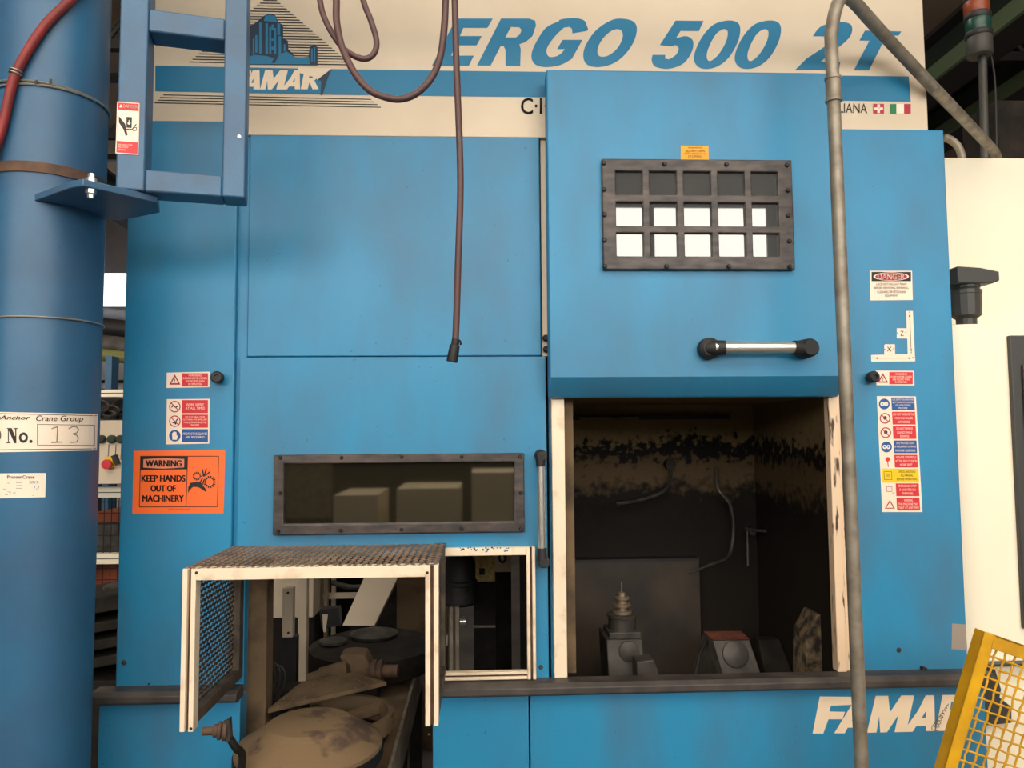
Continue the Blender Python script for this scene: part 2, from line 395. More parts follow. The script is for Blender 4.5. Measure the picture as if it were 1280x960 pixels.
# left and right cabinet columns (sheet metal boxes)
def cabinet(name, x0, x1, y0=0.0, z0=ZS, z1=ZT, y1=1.0): return MB().box(x0, x1, y0, y1, z0, z1, BLUE).build(name, mc, bevel=0.004)
cabinet('cabinet', XL, -0.679, y1=0.12)
MB().box(-0.679, -0.650, 0.016, 0.06, ZS, ZT - .03, BLUE).build('corner_strip', mc)
cabinet('cabinet', 1.052, XR, z1=2.378)
# middle: upper panel, lower panel with its openings
MB().box(-0.648, 0.172, 0.006, 0.05, 1.716, 2.352, BLUE).build('upper_panel', mc, bevel=0.003)
HO = (-0.640, -0.132, 0.0, 1.165)     # hood opening
SW = (-0.118, 0.140, 0.835, 1.175)    # small window opening
WW = (-0.53, 0.09, 1.256, 1.415)      # wide window
MB().plate(-0.664, 0.183, ZS, 1.713, -0.004, 0.03, [HO, SW, WW], BLUE).build('lower_panel', mc, bevel=0.002)
MB().box(0.176, 0.192, 0.02, 0.05, 1.716, 2.35, CREAM).build('seam_strip', mc)
# frame around the chamber and behind the door
MB().plate(0.192, 1.051, ZS, 2.378, 0.02, 0.06, [(0.205, 1.045, ZS - 1, 1.60)], BLUE).build('door_surround', mc)
MB().box(XL, XR, 0.06, 1.0, 2.30, 2.376, BLUE_EDGE).build('roof_panel', mc)
# name board
sb = MB(); BY = 0.004
sb.plate(P(182, 120, BY).x, P(1158.5, 120, BY).x, 2.345, 3.0, BY, BY + 0.05, [], CREAM)
board = sb.build('name_board', mc, bevel=0.002)
D = Decal(flat(BY)); D.lift = 0.0004
# long blue band with pen-nib end of the emblem lettering
D.quad(((194, 82), (420, 86.5), (420, 118.5), (194, 114)), SIGNBLUE); D.quad(((420, 86.5), (1136, 95.5), (1138.5, 127), (420, 118.5)), SIGNBLUE)
# stripes under the band
for i, (yl, xl, xr) in enumerate(((118, 204, 464), (121.3, 200, 468), (124.6, 197, 472), (127.9, 193, 476))):
    D.quad(((xl, yl), (xr, yl + 5.6), (xr, yl + 6.7), (xl, yl + 1.1)), INK)
# triangle of thin lines behind the castle
for i in range(24):
    y = 0.5 + 3.42 * i
    hw = 9 + 4.02 * i; cx = 338
    D.quad(((cx - hw, y - 0.6 - hw * .018), (cx + hw - 1, y - 0.6 + hw * .018), (cx + hw, y + 0.7 + hw * .018), (cx - hw, y + 0.7 - hw * .018)), INK)
T = lambda x, y: (300 + x / 6.857, y / 6.857)
# castle: mass of towers, rock, side turret
def cp(pts, M, lift): D.poly([T(*p) for p in pts], M, lift)
cp([(60, 555), (60, 235), (105, 215), (160, 175), (205, 135), (250, 120), (300, 130), (330, 190), (370, 215), (370, 330), (410, 350), (415, 425), (450, 455), (470, 490), (585, 490), (600, 400), (640, 385), (665, 405), (665, 560)], SIGNDARK, 0.0008)
cp([(60, 550), (60, 490), (130, 470), (230, 480), (290, 500), (330, 470), (400, 440), (455, 480), (480, 495), (590, 485), (600, 550)], SIGNBLUE, 0.0012)
cp([(205, 180), (215, 140), (250, 125), (300, 135), (320, 190)], SIGNBLUE, 0.0012)
for x0, x1, y0, y1 in ((218, 240, 200, 465), (250, 268, 230, 460), (292, 310, 240, 460), (320, 345, 200, 300), (330, 352, 310, 460), (165, 185, 195, 460), (130, 150, 300, 450), (110, 122, 330, 470), (270, 290, 210, 260), (270, 288, 330, 350), (270, 288, 400, 430), (375, 390, 380, 440), (610, 622, 415, 530), (632, 644, 405, 530)):
    cp([(x0, y0), (x1, y0), (x1, y1), (x0, y1)], LBLUE, 0.0012)
cp([(270, 540), (290, 500), (330, 470), (320, 500), (300, 540)], SIGNDARK, 0.0016)
# emblem lettering (cream, on the band) with the pen nib; sized inside the band
def fam(D, T, lift, M):
    D.poly([T(*p) for p in [(90, 355), (132, 110), (345, 112), (350, 165), (205, 172), (197, 210), (300, 212), (283, 262), (190, 262), (155, 357)]][1:] + [T(84, 357)], M, lift)
    D.poly([T(*p) for p in [(228, 355), (345, 165), (365, 112), (440, 112), (446, 352), (372, 352), (372, 318), (318, 318), (298, 355)]], M, lift, holes=[[T(*p) for p in [(345, 270), (372, 270), (372, 215)]]])
    D.poly([T(*p) for p in [(446, 352), (505, 105), (588, 105), (600, 215), (675, 103), (762, 103), (718, 300), (790, 200), (838, 102), (895, 102), (900, 340), (840, 340), (838, 305), (775, 308), (750, 345), (630, 348), (655, 235), (580, 348), (535, 350), (528, 240), (510, 350)]], M, lift, holes=[[T(*p) for p in [(812, 252), (838, 252), (840, 205)]]])
    D.poly([T(*p) for p in [(905, 340), (950, 100), (1090, 98), (1110, 130), (1100, 190), (1060, 225), (1110, 335), (1040, 338), (1005, 250), (985, 338)]], M, lift, holes=[[T(*p) for p in [(1000, 200), (1040, 195), (1052, 150), (1008, 148)]]])
T2 = lambda x, y: (285 + (x - 84) * 0.1105, 86 + (y - 100) * 0.1 + (x - 84) * 0.002)
D.poly([T(500, 575), (414.5, 85.6), (401, 96), (397, 100), (395, 97), (372, 90.5), T(495, 605)], LCREAM, 0.0009)
fam(D, T2, 0.0014, LCREAM)
D.poly([(414.5, 86.2), (409, 99), (403, 119), (400.5, 119), (401.5, 101), (397, 99.5)], SIGNDARK, 0.0016)
D.done('emblem', board, 'blue castle emblem over thin black lines with a blue band')
# big name
D = Decal(flat(BY)); D.lift = 0.0008
T = lambda x, y: (530 + x / 4.571, 10 + y / 4.571)
q = lambda l: [T(*p) for p in l]
sm = lambda l, n=5: [(v.x, v.y) for v in catmull([(a, b, 0) for a, b in q(l)], n, True)]
D.poly(q([(45, 330), (172, 82), (190, 60), (393, 60), (362, 113), (225, 113), (205, 160), (330, 160), (300, 213), (180, 213), (155, 272), (285, 272), (256, 330)]), LBLUE, 0)
D.poly(q([(303, 328), (440, 60), (600, 60)]) + sm([(600, 60), (635, 72), (640, 100), (620, 160), (580, 195), (545, 207)], 1)[1:] + q([(553, 235), (550, 330), (466, 330), (466, 240), (455, 218), (438, 218), (380, 330)]), LBLUE, 0,
       holes=[q([(465, 168), (497, 108), (545, 110), (557, 125), (548, 150), (525, 168)])])
D.poly(sm([(770, 75), (850, 57), (910, 68), (928, 95), (925, 130)], 4)[:16] + q([(925, 132), (848, 145), (845, 118), (830, 108)]) +
       [(v.x, v.y) for v in catmull([(a, b, 0) for a, b in q([(800, 112), (750, 160), (710, 215), (700, 250), (715, 278), (755, 276), (785, 258)])], 4)] +
       q([(805, 235), (760, 235), (792, 182), (905, 182), (845, 290)]) + [(v.x, v.y) for v in catmull([(a, b, 0) for a, b in q([(845, 290), (780, 325), (700, 337), (640, 325), (615, 290), (620, 240), (655, 170), (700, 110), (770, 75)])], 4)][:-1], LBLUE, 0)
D.poly(sm([(1080, 66), (1160, 64), (1205, 85), (1216, 130), (1195, 200), (1140, 275), (1070, 322), (990, 338), (930, 322), (910, 275), (925, 210), (985, 125)]), LBLUE, 0,
       holes=[sm([(1075, 128), (1115, 122), (1135, 145), (1130, 185), (1100, 235), (1055, 270), (1012, 278), (992, 258), (998, 215), (1030, 165)])])
T = lambda x, y: (800 + x / 3.556, 10 + y / 3.556)
D.poly(q([(158, 56), (283, 57), (262, 102), (180, 102), (160, 135)]) + [(v.x, v.y) for v in catmull([(a, b, 0) for a, b in q([(160, 135), (205, 125), (235, 145), (232, 190), (195, 245), (130, 270), (70, 262), (52, 235), (56, 208)])], 4)] +
       q([(112, 208), (112, 225)]) + [(v.x, v.y) for v in catmull([(a, b, 0) for a, b in q([(130, 228), (160, 208), (172, 180), (160, 165), (140, 170)])], 4)] + q([(88, 165)]), LBLUE, 0)
for dx in (0, 181):
    D.poly(sm([(385 + dx, 56), (430 + dx, 62), (446 + dx, 92), (435 + dx, 150), (395 + dx, 220), (340 + dx, 262), (280 + dx, 270), (245 + dx, 245), (243 + dx, 200), (275 + dx, 130), (325 + dx, 75)]), LBLUE, 0,
           holes=[sm([(370 + dx, 94), (390 + dx, 105), (382 + dx, 150), (350 + dx, 205), (315 + dx, 235), (298 + dx, 225), (302 + dx, 185), (335 + dx, 120)])])
D.poly([(v.x, v.y) for v in catmull([(a, b, 0) for a, b in q([(768, 126), (800, 85), (860, 63), (920, 65), (943, 85), (935, 125), (895, 165), (840, 205), (805, 238)])], 4)] + q([(890, 240), (885, 276), (690, 275)]) +
       [(v.x, v.y) for v in catmull([(a, b, 0) for a, b in q([(740, 225), (830, 165), (870, 130), (872, 105), (850, 100), (838, 126)])], 4)], LBLUE, 0)
D.poly(q([(950, 277), (1020, 145), (975, 145), (1000, 100), (1162, 104), (1150, 122), (1120, 122), (1085, 145), (1018, 277)]), LBLUE, 0)
D.done('name_lettering', board, 'large slanted blue lettering and numbers')
D = Decal(flat(BY)); D.lift = 0.0008
D.text('C·I·', 651, 122.5, 684, 142.5, INK, bold=0.015); D.done('company_lettering', board, 'black initials beside the door edge')
D = Decal(flat(BY)); D.lift = 0.0008
D.text('SAVIGLIANA', 1014, 128.5, 1084, 140.3, INK, dy=1)
D.done('small_lettering', board, 'small black lettering below the band')
D = Decal(flat(BY)); D.lift = 0.0008
D.quad(((1091.5, 129.7), (1105, 129.9), (1105, 142), (1091.5, 141.8)), FLRED).rect(1096.6, 130.4, 1100, 141.4, STWHITE, 0.001).rect(1093, 134.3, 1103.7, 137.6, STWHITE, 0.001)
D.done('cross_flag', board, 'red flag square with white cross')
D = Decal(flat(BY)); D.lift = 0.0008
D.rect(1112.5, 130, 1120.5, 142, GREEN).rect(1120.5, 130, 1130, 142, STWHITE).rect(1130, 130, 1138.5, 142, FLRED)
D.done('striped_flag', board, 'green, white and red striped flag')

# base below the sill
def base(x0, x1):
    mb = MB().box(x0, x1, -0.03, 0.03, 0.0, 0.803, BLUE)
    return mb.build('base_panel', mc, bevel=0.003)
base(-1.006, -0.640); base(-0.132, 0.125); b3 = base(0.129, 1.386)
def sill(x0, x1):
    s = MB(); s.prism([(x0, -0.062, 0.806), (x0, -0.062, 0.822), (x0, -0.05, 0.832), (x0, 0.0, 0.832), (x0, 0.0, 0.80), (x0, -0.055, 0.80)], (x1 - x0, 0, 0), SILL)
    return s.build('sill_rail', mc, bevel=0.002)
sill(-1.02, -0.640); sill(-0.132, 1.40)
T = lambda x, y: (1000 + x / 5.333, 850 + y / 5.333)
D = Decal(flat(-0.03)); fam(D, T, 0.0, LCREAM)
D.done('base_lettering', mc, 'cream slanted lettering on the blue base')
D = Decal(flat(-0.03)); D.lift = 0.0016
pts = []
for i in range(60):
    a = i * 0.9; t = i / 60; pts.append((1168 + 18 * t + 5 * (1 - t) * cos(a), 911 - 32 * t + 4 * (1 - t) * sin(a) + 0.8 * cos(a * 2)))
D.line(pts, 0.8, PEN, 0.0); D.done('scribble', mc, 'grey pen scribble across the cream lettering')

# ---- machining chamber behind the door
cx0, cx1, cy0, cy1, cz0, cz1 = 0.215, 1.035, 0.06, 0.72, 0.42, 1.60
ch = MB(); t_ = 0.02
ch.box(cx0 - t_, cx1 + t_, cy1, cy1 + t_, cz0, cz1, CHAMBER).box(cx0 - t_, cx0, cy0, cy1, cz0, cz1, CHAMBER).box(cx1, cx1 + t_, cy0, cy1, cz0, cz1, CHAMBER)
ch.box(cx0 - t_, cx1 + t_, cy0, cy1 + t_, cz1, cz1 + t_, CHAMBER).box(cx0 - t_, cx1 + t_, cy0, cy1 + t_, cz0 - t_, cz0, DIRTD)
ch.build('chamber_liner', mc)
MB().box(cx0, 0.80, cy1 - 0.05, cy1, cz0, 1.03, mat('brown_oily_plate', (78, 66, 52), 0.5, c2=(38, 32, 27), scale=4)).box(cx0, 0.80, cy1 - 0.055, cy1, 1.025, 1.035, BLACK).build('splash_plate', mc)
MB().box(cx0, cx1 - .1, cy1 - 0.03, cy1, 1.545, 1.56, BLACK).box(cx0 + .15, cx1 - .45, cy1 - 0.06, cy1 - .03, 1.545, 1.555, DIRT).build('chamber_ledge', mc)
MB().box(0.197, 0.233, -0.012, 0.02, 0.832, 1.60, ALU).build('door_post', mc, bevel=0.002)
MB().box(0.234, 0.262, 0.03, 0.06, 0.832, 1.60, DIRT).build('door_jamb', mc)
MB().box(0.984, 1.010, -0.012, 0.02, 0.832, 1.60, POSTDIRTY).build('door_post', mc, bevel=0.002)
MB().box(1.012, 1.05, 0.0, 0.03, 0.832, 1.60, POSTDIRTY).build('door_jamb', mc)

# ---- sliding door with its window and bar handle
DX0, DX1, DZ0, DZ1, DY = 0.187, 1.003, 1.594, 2.508, -0.075
d = MB(); zf = DZ0 + 0.055
# front sheet folds back towards the opening along its lower lip
prof = [(-0.018, DZ1), (DY, DZ1), (DY, zf), (DY + 0.04, DZ0 + 0.004), (DY + 0.046, DZ0), (-0.018, DZ0)]
d.prism([(DX0, y, z) for y, z in prof], (DX1 - DX0, 0, 0), BLUE)
door = d.build('sliding_door', mc, bevel=0.004)
f = flat(DY)
A = P(752, 201, DY); B = P(990, 339, DY)
wx0, wx1, wz0, wz1 = P(752, 270, DY).x, P(989, 270, DY).x, P(870, 338.5, DY).z, P(870, 201.5, DY).z
fr = MB(); holes = []
colx = [(769, 802.5), (811, 845), (853.5, 887.5), (896, 929.5), (938, 971)]; rowz = [(216.5, 246), (255, 284.5), (293, 322)]
for a, b in colx:
    for c_, e_ in rowz: holes.append((P(a, 270, DY).x, P(b, 270, DY).x, P(870, e_, DY).z, P(870, c_, DY).z))
fr.plate(wx0, wx1, wz0, wz1, DY - 0.016, DY - 0.002, holes, FRAMEBLK)
fr.build('window_frame', door, bevel=0.003)
MB().box(wx0 + 0.01, wx1 - 0.01, DY - 0.005, DY + 0.001, wz0 + 0.01, wz1 - 0.01, PANE).build('window_pane', door)
def bolt(px, py, Y, r, parent, M=BLACK, h=0.004, name='bolt'):
    p = P(px, py, Y); return MB().lathe(p + Vector((0, 0.001, 0)), (0, -1, 0), [(r, 0), (r, h), (r * 0.6, h + 0.003), (0.0001, h + 0.003)], M, 12).build(name, parent)
for px, py in ((754.5, 204), (830.5, 205), (908, 205.5), (983.5, 206.5), (755, 237), (755.5, 268.5), (755.5, 300.5), (984.5, 238), (985, 269.5), (986.5, 301.5), (756, 333), (833, 333), (911, 333), (987, 333.5)):
    bolt(px, py, DY - 0.016, 0.0065, door)
# horizontal bar handle
h = MB(); a = P(893, 434.5, DY - 0.04); b = P(998, 434.5, DY - 0.04); h.tube([a, b], 0.0155, STEEL, 20); h.build('handle_bar', door)
for s_, (px0, px1) in ((1, (866, 907)), (-1, (991, 1016))):
    hb = MB(); lo = P(887 if s_ > 0 else 1002, 436, DY); 
    if s_ > 0:
        hb.lathe(P(884, 436.5, DY), (0, -1, 0), [(0.028, -0.001), (0.030, 0.006), (0.028, 0.03), (0.02, 0.036), (0.0001, 0.036)], BLACK, 24)
        hb.tube([P(884, 436, DY - 0.018), P(895, 435, DY - 0.035), P(907, 434.5, DY - 0.04)], [0.022, 0.021, 0.0195], BLACK, 16)
    else:
        hb.lathe(P(1003, 437, DY), (0, -1, 0), [(0.025, -0.001), (0.027, 0.006), (0.025, 0.05), (0.02, 0.058), (0.0001, 0.058)], BLACK, 24)
        hb.tube([P(992, 434.5, DY - 0.04), P(1003, 435.5, DY - 0.038)], [0.0195, 0.021], BLACK, 16)
    hb.build('handle_bracket', door)
D = Decal(f).base(((851, 182), (885.5, 182.5), (886, 200.5), (851, 200)), DECYEL)
D.text('WARNING', 860, 183.5, 878, 185.5, RUST).text('DO NOT OPEN', 857, 187.5, 881, 190, RUST).text('UNTIL SPINDLE HAS', 855, 191, 883, 193, RUST).text('STOPPED', 860, 194.2, 878, 197, RUST)
D.done('amber_sticker', door, 'small amber warning sticker above the door window')

# ---- wide window in the lower panel
wd = MB(); lx0, lx1, lz0, lz1 = -0.563, 0.119, 1.228, 1.444
wd.plate(lx0, lx1, lz0, lz1, -0.022, -0.005, [(lx0 + 0.028, lx1 - 0.028, lz0 + 0.028, lz1 - 0.024)], FRAMEBLK)
wf = wd.build('wide_window', mc, bevel=0.003)
MB().box(lx0 + 0.02, lx1 - 0.02, -0.008, -0.004, lz0 + 0.02, lz1 - 0.02, PANEW).build('window_pane', wf)
for px, py in ((350.5, 572), (427, 572), (502, 571), (577, 571), (650, 571), (350, 616), (651, 616), (348, 664), (426, 663), (502, 662), (577, 661), (651, 661)): bolt(px, py, -0.022, 0.005, wf)
# vertical handle
hd = bpy.data.objects.new('vertical_handle', None); COL.objects.link(hd); hd.parent = mc; hd.location = P(675, 633, 0) - Vector(mc.location)
hd['label'] = 'tall steel bar handle with black ends beside the wide window'
MB().tube([P(676, 578, -0.045), P(677.5, 692, -0.045)], 0.0095, STEEL, 18).build('grip', hd)
for (cy_, s_) in ((569, 1), (699, -1)):
    hb = MB(); o = P(675 if s_ > 0 else 678, cy_, 0)
    hb.lathe(o, (0, -1, 0), [(0.016, 0.002), (0.017, 0.01), (0.016, 0.05), (0.012, 0.058), (0.0001, 0.058)], BLACK, 20)
    hb.tube([P(675.5 if s_ > 0 else 678, cy_, -0.045), P(676 if s_ > 0 else 677.5, cy_ + 14 * s_, -0.045)], [0.0145, 0.0125], BLACK, 14)
    hb.build('handle_end', hd)
# black knobs, panel screws
def knob(px, py, parent=None, Y=0):
    o = P(px, py, Y)
    return MB().lathe(o, (0.12, -1, 0.05), [(0.009, -0.002), (0.010, 0.01), (0.016, 0.014), (0.0165, 0.03), (0.013, 0.034), (0.007, 0.034), (0.006, 0.03), (0.0001, 0.03)], BLACK, 20).build('knob', parent)
knob(274, 473, mc); knob(1085, 472.5, mc)
for px, py in ((682, 423), (682.5, 437)): MB().lathe(P(px, py, 0.02), (0, -1, 0), [(0.009, 0), (0.0095, 0.012), (0.006, 0.016), (0.0001, 0.016)], BLACK, 16).build('stop_button', mc)
for px, py, Y, r in ((668, 190, 0.012, 0.006), (155, 828, 0, 0.007), (676, 834, -0.004, 0.006), (1123.5, 812.5, 0, 0.007), (186, 855, 0, 0.003), (536, 918, -0.03, 0.003)): bolt(px, py, Y, r, mc, IRON, 0.002, 'panel_screw')
MB().lathe(P(205.5, 852, 0), (0, -1, 0), [(0.011, -0.001), (0.011, 0.002), (0.0001, 0.003)], BLUE, 20).build('hole_cap', mc)
MB().prism([P(1150, 840, 0), P(1160, 840, 0), P(1155, 833, 0), P(1150, 832, 0)], (0, -0.012, 0), BLACK).build('latch_stub', mc)
D = Decal(flat(0)).base(((1190, 779.5), (1207, 780.5), (1209, 813), (1189.5, 811.5)), TAPE); D.done('tape_patch', mc, 'grey tape patch on the right cabinet edge')

# ---- small window framed in cream profile
def profile(mb, a, b, w, dpt, M, side, out):   # slotted bar from a to b; side = width direction, out = depth direction
    a, b, side, out = Vector(a), Vector(b), Vector(side).normalized(), Vector(out).normalized()
    sec = [(-.5, 0), (-.5, 1), (-.13, 1), (-.13, .5), (.13, .5), (.13, 1), (.5, 1), (.5, 0)]
    mb.prism([a + side * (u * w) + out * (v * dpt) for u, v in sec], b - a, M)
    mb.prism([a + side * (u * w) + out * (v * dpt) for u, v in ((-.15, .3), (.15, .3), (.15, .62), (-.15, .62))], b - a, RUST)
sx0, sx1, sz0, sz1 = -0.124, 0.147, 0.834, 1.187
sf = MB(); W_ = 0.024
profile(sf, (sx0 + W_ / 2, -0.004, sz0), (sx0 + W_ / 2, -0.004, sz1), W_, 0.022, ALU, (1, 0, 0), (0, -1, 0))
profile(sf, (sx1 - W_ / 2, -0.004, sz0), (sx1 - W_ / 2, -0.004, sz1), W_, 0.022, ALU, (1, 0, 0), (0, -1, 0))
sf.box(sx0 + W_, sx1 - W_, -0.024, -0.004, sz1 - 0.021, sz1, ALU)
profile(sf, (sx0 + W_, -0.004, sz0 + 0.011), (sx1 - W_, -0.004, sz0 + 0.011), 0.021, 0.02, ALU, (0, 0, 1), (0, -1, 0))
sfo = sf.build('side_window', mc, bevel=0.0015); sfo['label'] = 'narrow window framed in cream slotted bars'
D = Decal(flat(-0.024)); D.lift = 0.0003
for i in range(34):
    x = 570 + random.random() * 66; y = 684 + random.random() * 6; w = 0.6 + random.random() * 2
    D.poly([(x, y), (x + w, y - 0.7), (x + w * 1.3, y + 0.8), (x + w * .4, y + 1.4)], random.choice((INK, BLUE_EDGE, SIGNBLUE)), 0.0002)
D.done('paint_chips', sfo, 'flaked paint specks on the top bar')
bolt(552.5, 686, -0.024, 0.003, sfo, INK, 0.001)

# ---- stickers on the columns
F0 = flat(0)
D = Decal(F0).base(((167, 563.5), (281.5, 562.5), (279.5, 641.5), (165.5, 642.5)), ORANGE)
T = lambda x, y: (160 + x / 9.846, 555 + y / 9.842)
def bar(a, b, w): D.line([T(*a), T(*b)], w, INK)
for a, b in (((150, 152), (1118, 150)), ((1115, 150), (1100, 772)), ((1104, 770), (135, 774)), ((140, 774), (155, 152)), ((733, 152), (714, 772))): bar(a, b, 0.9)
D.poly([T(*p) for p in [(150, 150), (733, 150), (728, 312), (150, 318)]], INK, 0.0006)
D.poly([T(*p) for p in [(190, 188), (330, 178), (440, 170), (560, 178), (692, 185), (690, 287), (560, 296), (430, 303), (320, 298), (188, 290)]], ORANGE2, 0.0010)
D.text('WARNING', *T(215, 200), *T(662, 278), INK, bold=0.06, lift=0.0014)
D.text('KEEP HANDS', *T(165, 384), *T(706, 462), INK, bold=0.05).text('OUT OF', *T(278, 508), *T(590, 585), INK, bold=0.05).text('MACHINERY', *T(175, 630), *T(688, 708), INK, bold=0.05)
D.text('RE-ORDER PART FROM SUPPLIER', *T(500, 797), *T(760, 808), RUST)
for (gx, gy, r) in ((850, 395, 42), (1005, 468, 60)):
    D.ring(T(gx, gy)[0], T(gx, gy)[1], r / 9.85 * 0.78, r / 9.85, INK)
    n = 11 if r < 50 else 14
    for k in range(n):
        a = 2 * pi * k / n; D.line([T(gx + cos(a) * r * .95, gy + sin(a) * r * .95), T(gx + cos(a) * r * 1.28, gy + sin(a) * r * 1.28)], 1.5, INK)
D.poly([T(*p) for p in [(738, 605), (742, 530), (770, 478), (860, 462), (895, 470), (915, 500), (950, 545), (968, 575), (955, 588), (900, 550), (860, 530), (800, 528), (765, 560)]], INK)
for a, b in (((915, 310), (930, 400)), ((965, 300), (935, 400)), ((1010, 340), (950, 390)), ((890, 470), (920, 415)), ((920, 500), (935, 440))): D.line([T(*a), T(*b)], 1.6, INK)
D.done('orange_warning_sticker', mc, 'orange warning sticker with hand and gears pictogram')

LB = .02
def warn_strip(D, x0, y0, x1, y1, sk=0.0):   # triangle + red text block
    w = x1 - x0; hgt = y1 - y0; xm = x0 + w * .345
    D.rect(xm, y0 + 1.5, x1 - 2, y1 - 1.5, RED)
    cx = x0 + w * .18; hh = hgt * .36; cy = (y0 + y1) / 2 + .5
    D.poly([(cx, cy - hh * 1.05), (cx + hh, cy + hh * .8), (cx - hh, cy + hh * .8)], FLRED, holes=[[(cx, cy - hh * .55), (cx - hh * .62, cy + hh * .52), (cx + hh * .62, cy + hh * .52)]])
    D.line([(cx, cy - hh * .25), (cx, cy + hh * .2)], .8, INK); D.rect(cx - .4, cy + hh * .3, cx + .4, cy + hh * .43, INK)
    b = (x1 - 2 - xm)
    for i, t in enumerate(('WARNING', 'DOORS MUST BE CLOSED', 'AND SECURED WHEN', 'IN OPERATION')):
        tw = b * (0.5, .92, .72, .5)[i] / 2; c = (xm + x1 - 2) / 2; yy = y0 + 3 + i * (hgt - 5) / 4
        D.text(t, c - tw, yy, c + tw, yy + (hgt - 5) / 4 * .68, STWHITE)
D = Decal(F0).base(((208.5, 465.8), (262.5, 464.5), (262, 484), (208, 485)), STWHITE); warn_strip(D, 209, 465, 262, 484.5); D.done('warning_sticker', mc, 'small red and white warning sticker on the left cabinet')
D = Decal(F0).base(((208.5, 499), (262, 498.5), (261.5, 554.5), (207.5, 555.5)), STWHITE)
for i, (c_, txt) in enumerate(((RED, ('WORK SAFELY', 'AT ALL TIMES')), (RED, ('DO NOT WEAR LOOSE', 'CLOTHING AND JEWELLERY', 'WHILE OPERATING THIS', 'MACHINE')), (STBLUE, ('PROTECTIVE GLOVES', 'ARE REQUIRED')))):
    y0 = 500 + i * 18.2; D.rect(227.5, y0, 260, y0 + 16.5, c_)
    cx, cy = 218.5, y0 + 8.3
    if i < 2:
        D.ring(cx, cy, 5.9, 7.2, FLRED); D.line([(cx - 4.5, cy - 4.5), (cx + 4.5, cy + 4.5)], 1.1, FLRED, .0009)
        D.line([(cx - 4, cy + 1), (cx - 2, cy - 2), (cx + 1, cy + 1), (cx + 4, cy - 1)] if i == 0 else [(cx - 3, cy + 2), (cx, cy + 1), (cx + 1, cy + 4), (cx + 2, cy - 1), (cx + 4, cy - 3)], 1.5, INK)
    else:
        D.disc(cx, cy, 7.2, STBLUE); D.poly([(cx - 3, cy + 5), (cx - 3.5, cy - 3), (cx - 1, cy - 5.5), (cx + 2, cy - 4.5), (cx + 2.5, cy), (cx + 4.8, cy - 1), (cx + 3, cy + 3), (cx + 2.5, cy + 5)], STWHITE, .0009)
    n = len(txt); lh = 12.5 / max(n, 3)
    for k, t in enumerate(txt):
        tw = min(15, len(t) * (1.0 if n == 2 else .72)); yy = y0 + 8.3 + (k - n / 2) * lh * 1.05 + .4
        D.text(t, 243.8 - tw, yy, 243.8 + tw, yy + lh * .72, STWHITE)
D.done('safety_sticker', mc, 'three-row red and blue safety sticker above the orange sign')
D = Decal(F0).base(((1087, 338.5), (1140, 338.5), (1141, 375), (1088, 375.5)), STWHITE)
D.rect(1089.5, 339.8, 1138.8, 351.5, INK)
n = 26
D.poly([(1114 + 22.5 * cos(2 * pi * i / n), 345.7 + 5.3 * sin(2 * pi * i / n)) for i in range(n)], FLRED, .0008); D.ring(1114, 345.7, 4.7, 5.2, STWHITE, .001, 30, 4.25)
D.text('DANGER', 1097, 342.2, 1131, 349.2, STWHITE, bold=.03, lift=.0014)
for i, t in enumerate(('LOCK-OUT/TAG-OUT PLANT', 'BEFORE SERVICING, REPAIRING,', 'CLEANING OR RETOOLING', 'EQUIPMENT')):
    tw = (19, 21.5, 18, 8)[i]; D.text(t, 1114.5 - tw, 353.6 + i * 4.9, 1114.5 + tw, 356.6 + i * 4.9, INK)
D.done('danger_sticker', mc, 'white danger sticker with red oval heading')
D = Decal(F0); T = lambda x, y: (1080 + x / 6, 330 + y / 6)
axp = [T(*p) for p in [(53, 682), (152, 680), (152, 608), (160, 602), (232, 602), (233, 678), (328, 678), (325, 560), (246, 558), (246, 482), (320, 482), (318, 352), (366, 352), (384, 730), (55, 732)]]
D.lift = 0; D.poly(axp, STWHITE, .0008); D.lift = .0008
D.text('Z', *T(272, 502), *T(298, 538), INK).text('X', *T(172, 620), *T(208, 656), INK)
D.line([T(342, 375), T(355, 665)], .6, INK).line([T(85, 706), T(350, 706)], .6, INK)
for p in ((85, 706, 1), (350, 706, -1)): D.poly([T(p[0], p[1]), T(p[0] + 16 * p[2], p[1] - 8), T(p[0] + 16 * p[2], p[1] + 8)], INK)
for p in ((342, 378, 1), (355, 655, -1)): D.poly([T(p[0], p[1]), T(p[0] - 8, p[1] + 16 * p[2]), T(p[0] + 8, p[1] + 16 * p[2])], INK)
for (x, y, t) in ((65, 698, '+'), (365, 698, '-'), (338, 355, '+'), (352, 665, '-'), (250, 512, '+'), (312, 512, '-'), (155, 634, '+'), (220, 634, '-')): D.text(t, *T(x - 5, y), *T(x + 7, y + 12 if t == '+' else y + 3), INK)
D.done('axis_sticker', mc, 'white L-shaped sticker with X and Z arrows')
D = Decal(F0).base(((1094.5, 463.3), (1142.5, 463.5), (1143, 481.8), (1095.5, 481.5)), STWHITE); warn_strip(D, 1095, 463.5, 1143, 481.8); D.done('warning_sticker', mc, 'small red and white warning sticker on the right cabinet')
D = Decal(F0).base(((1096, 495.2), (1144.8, 495.5), (1153, 640), (1102.8, 640)), STWHITE)
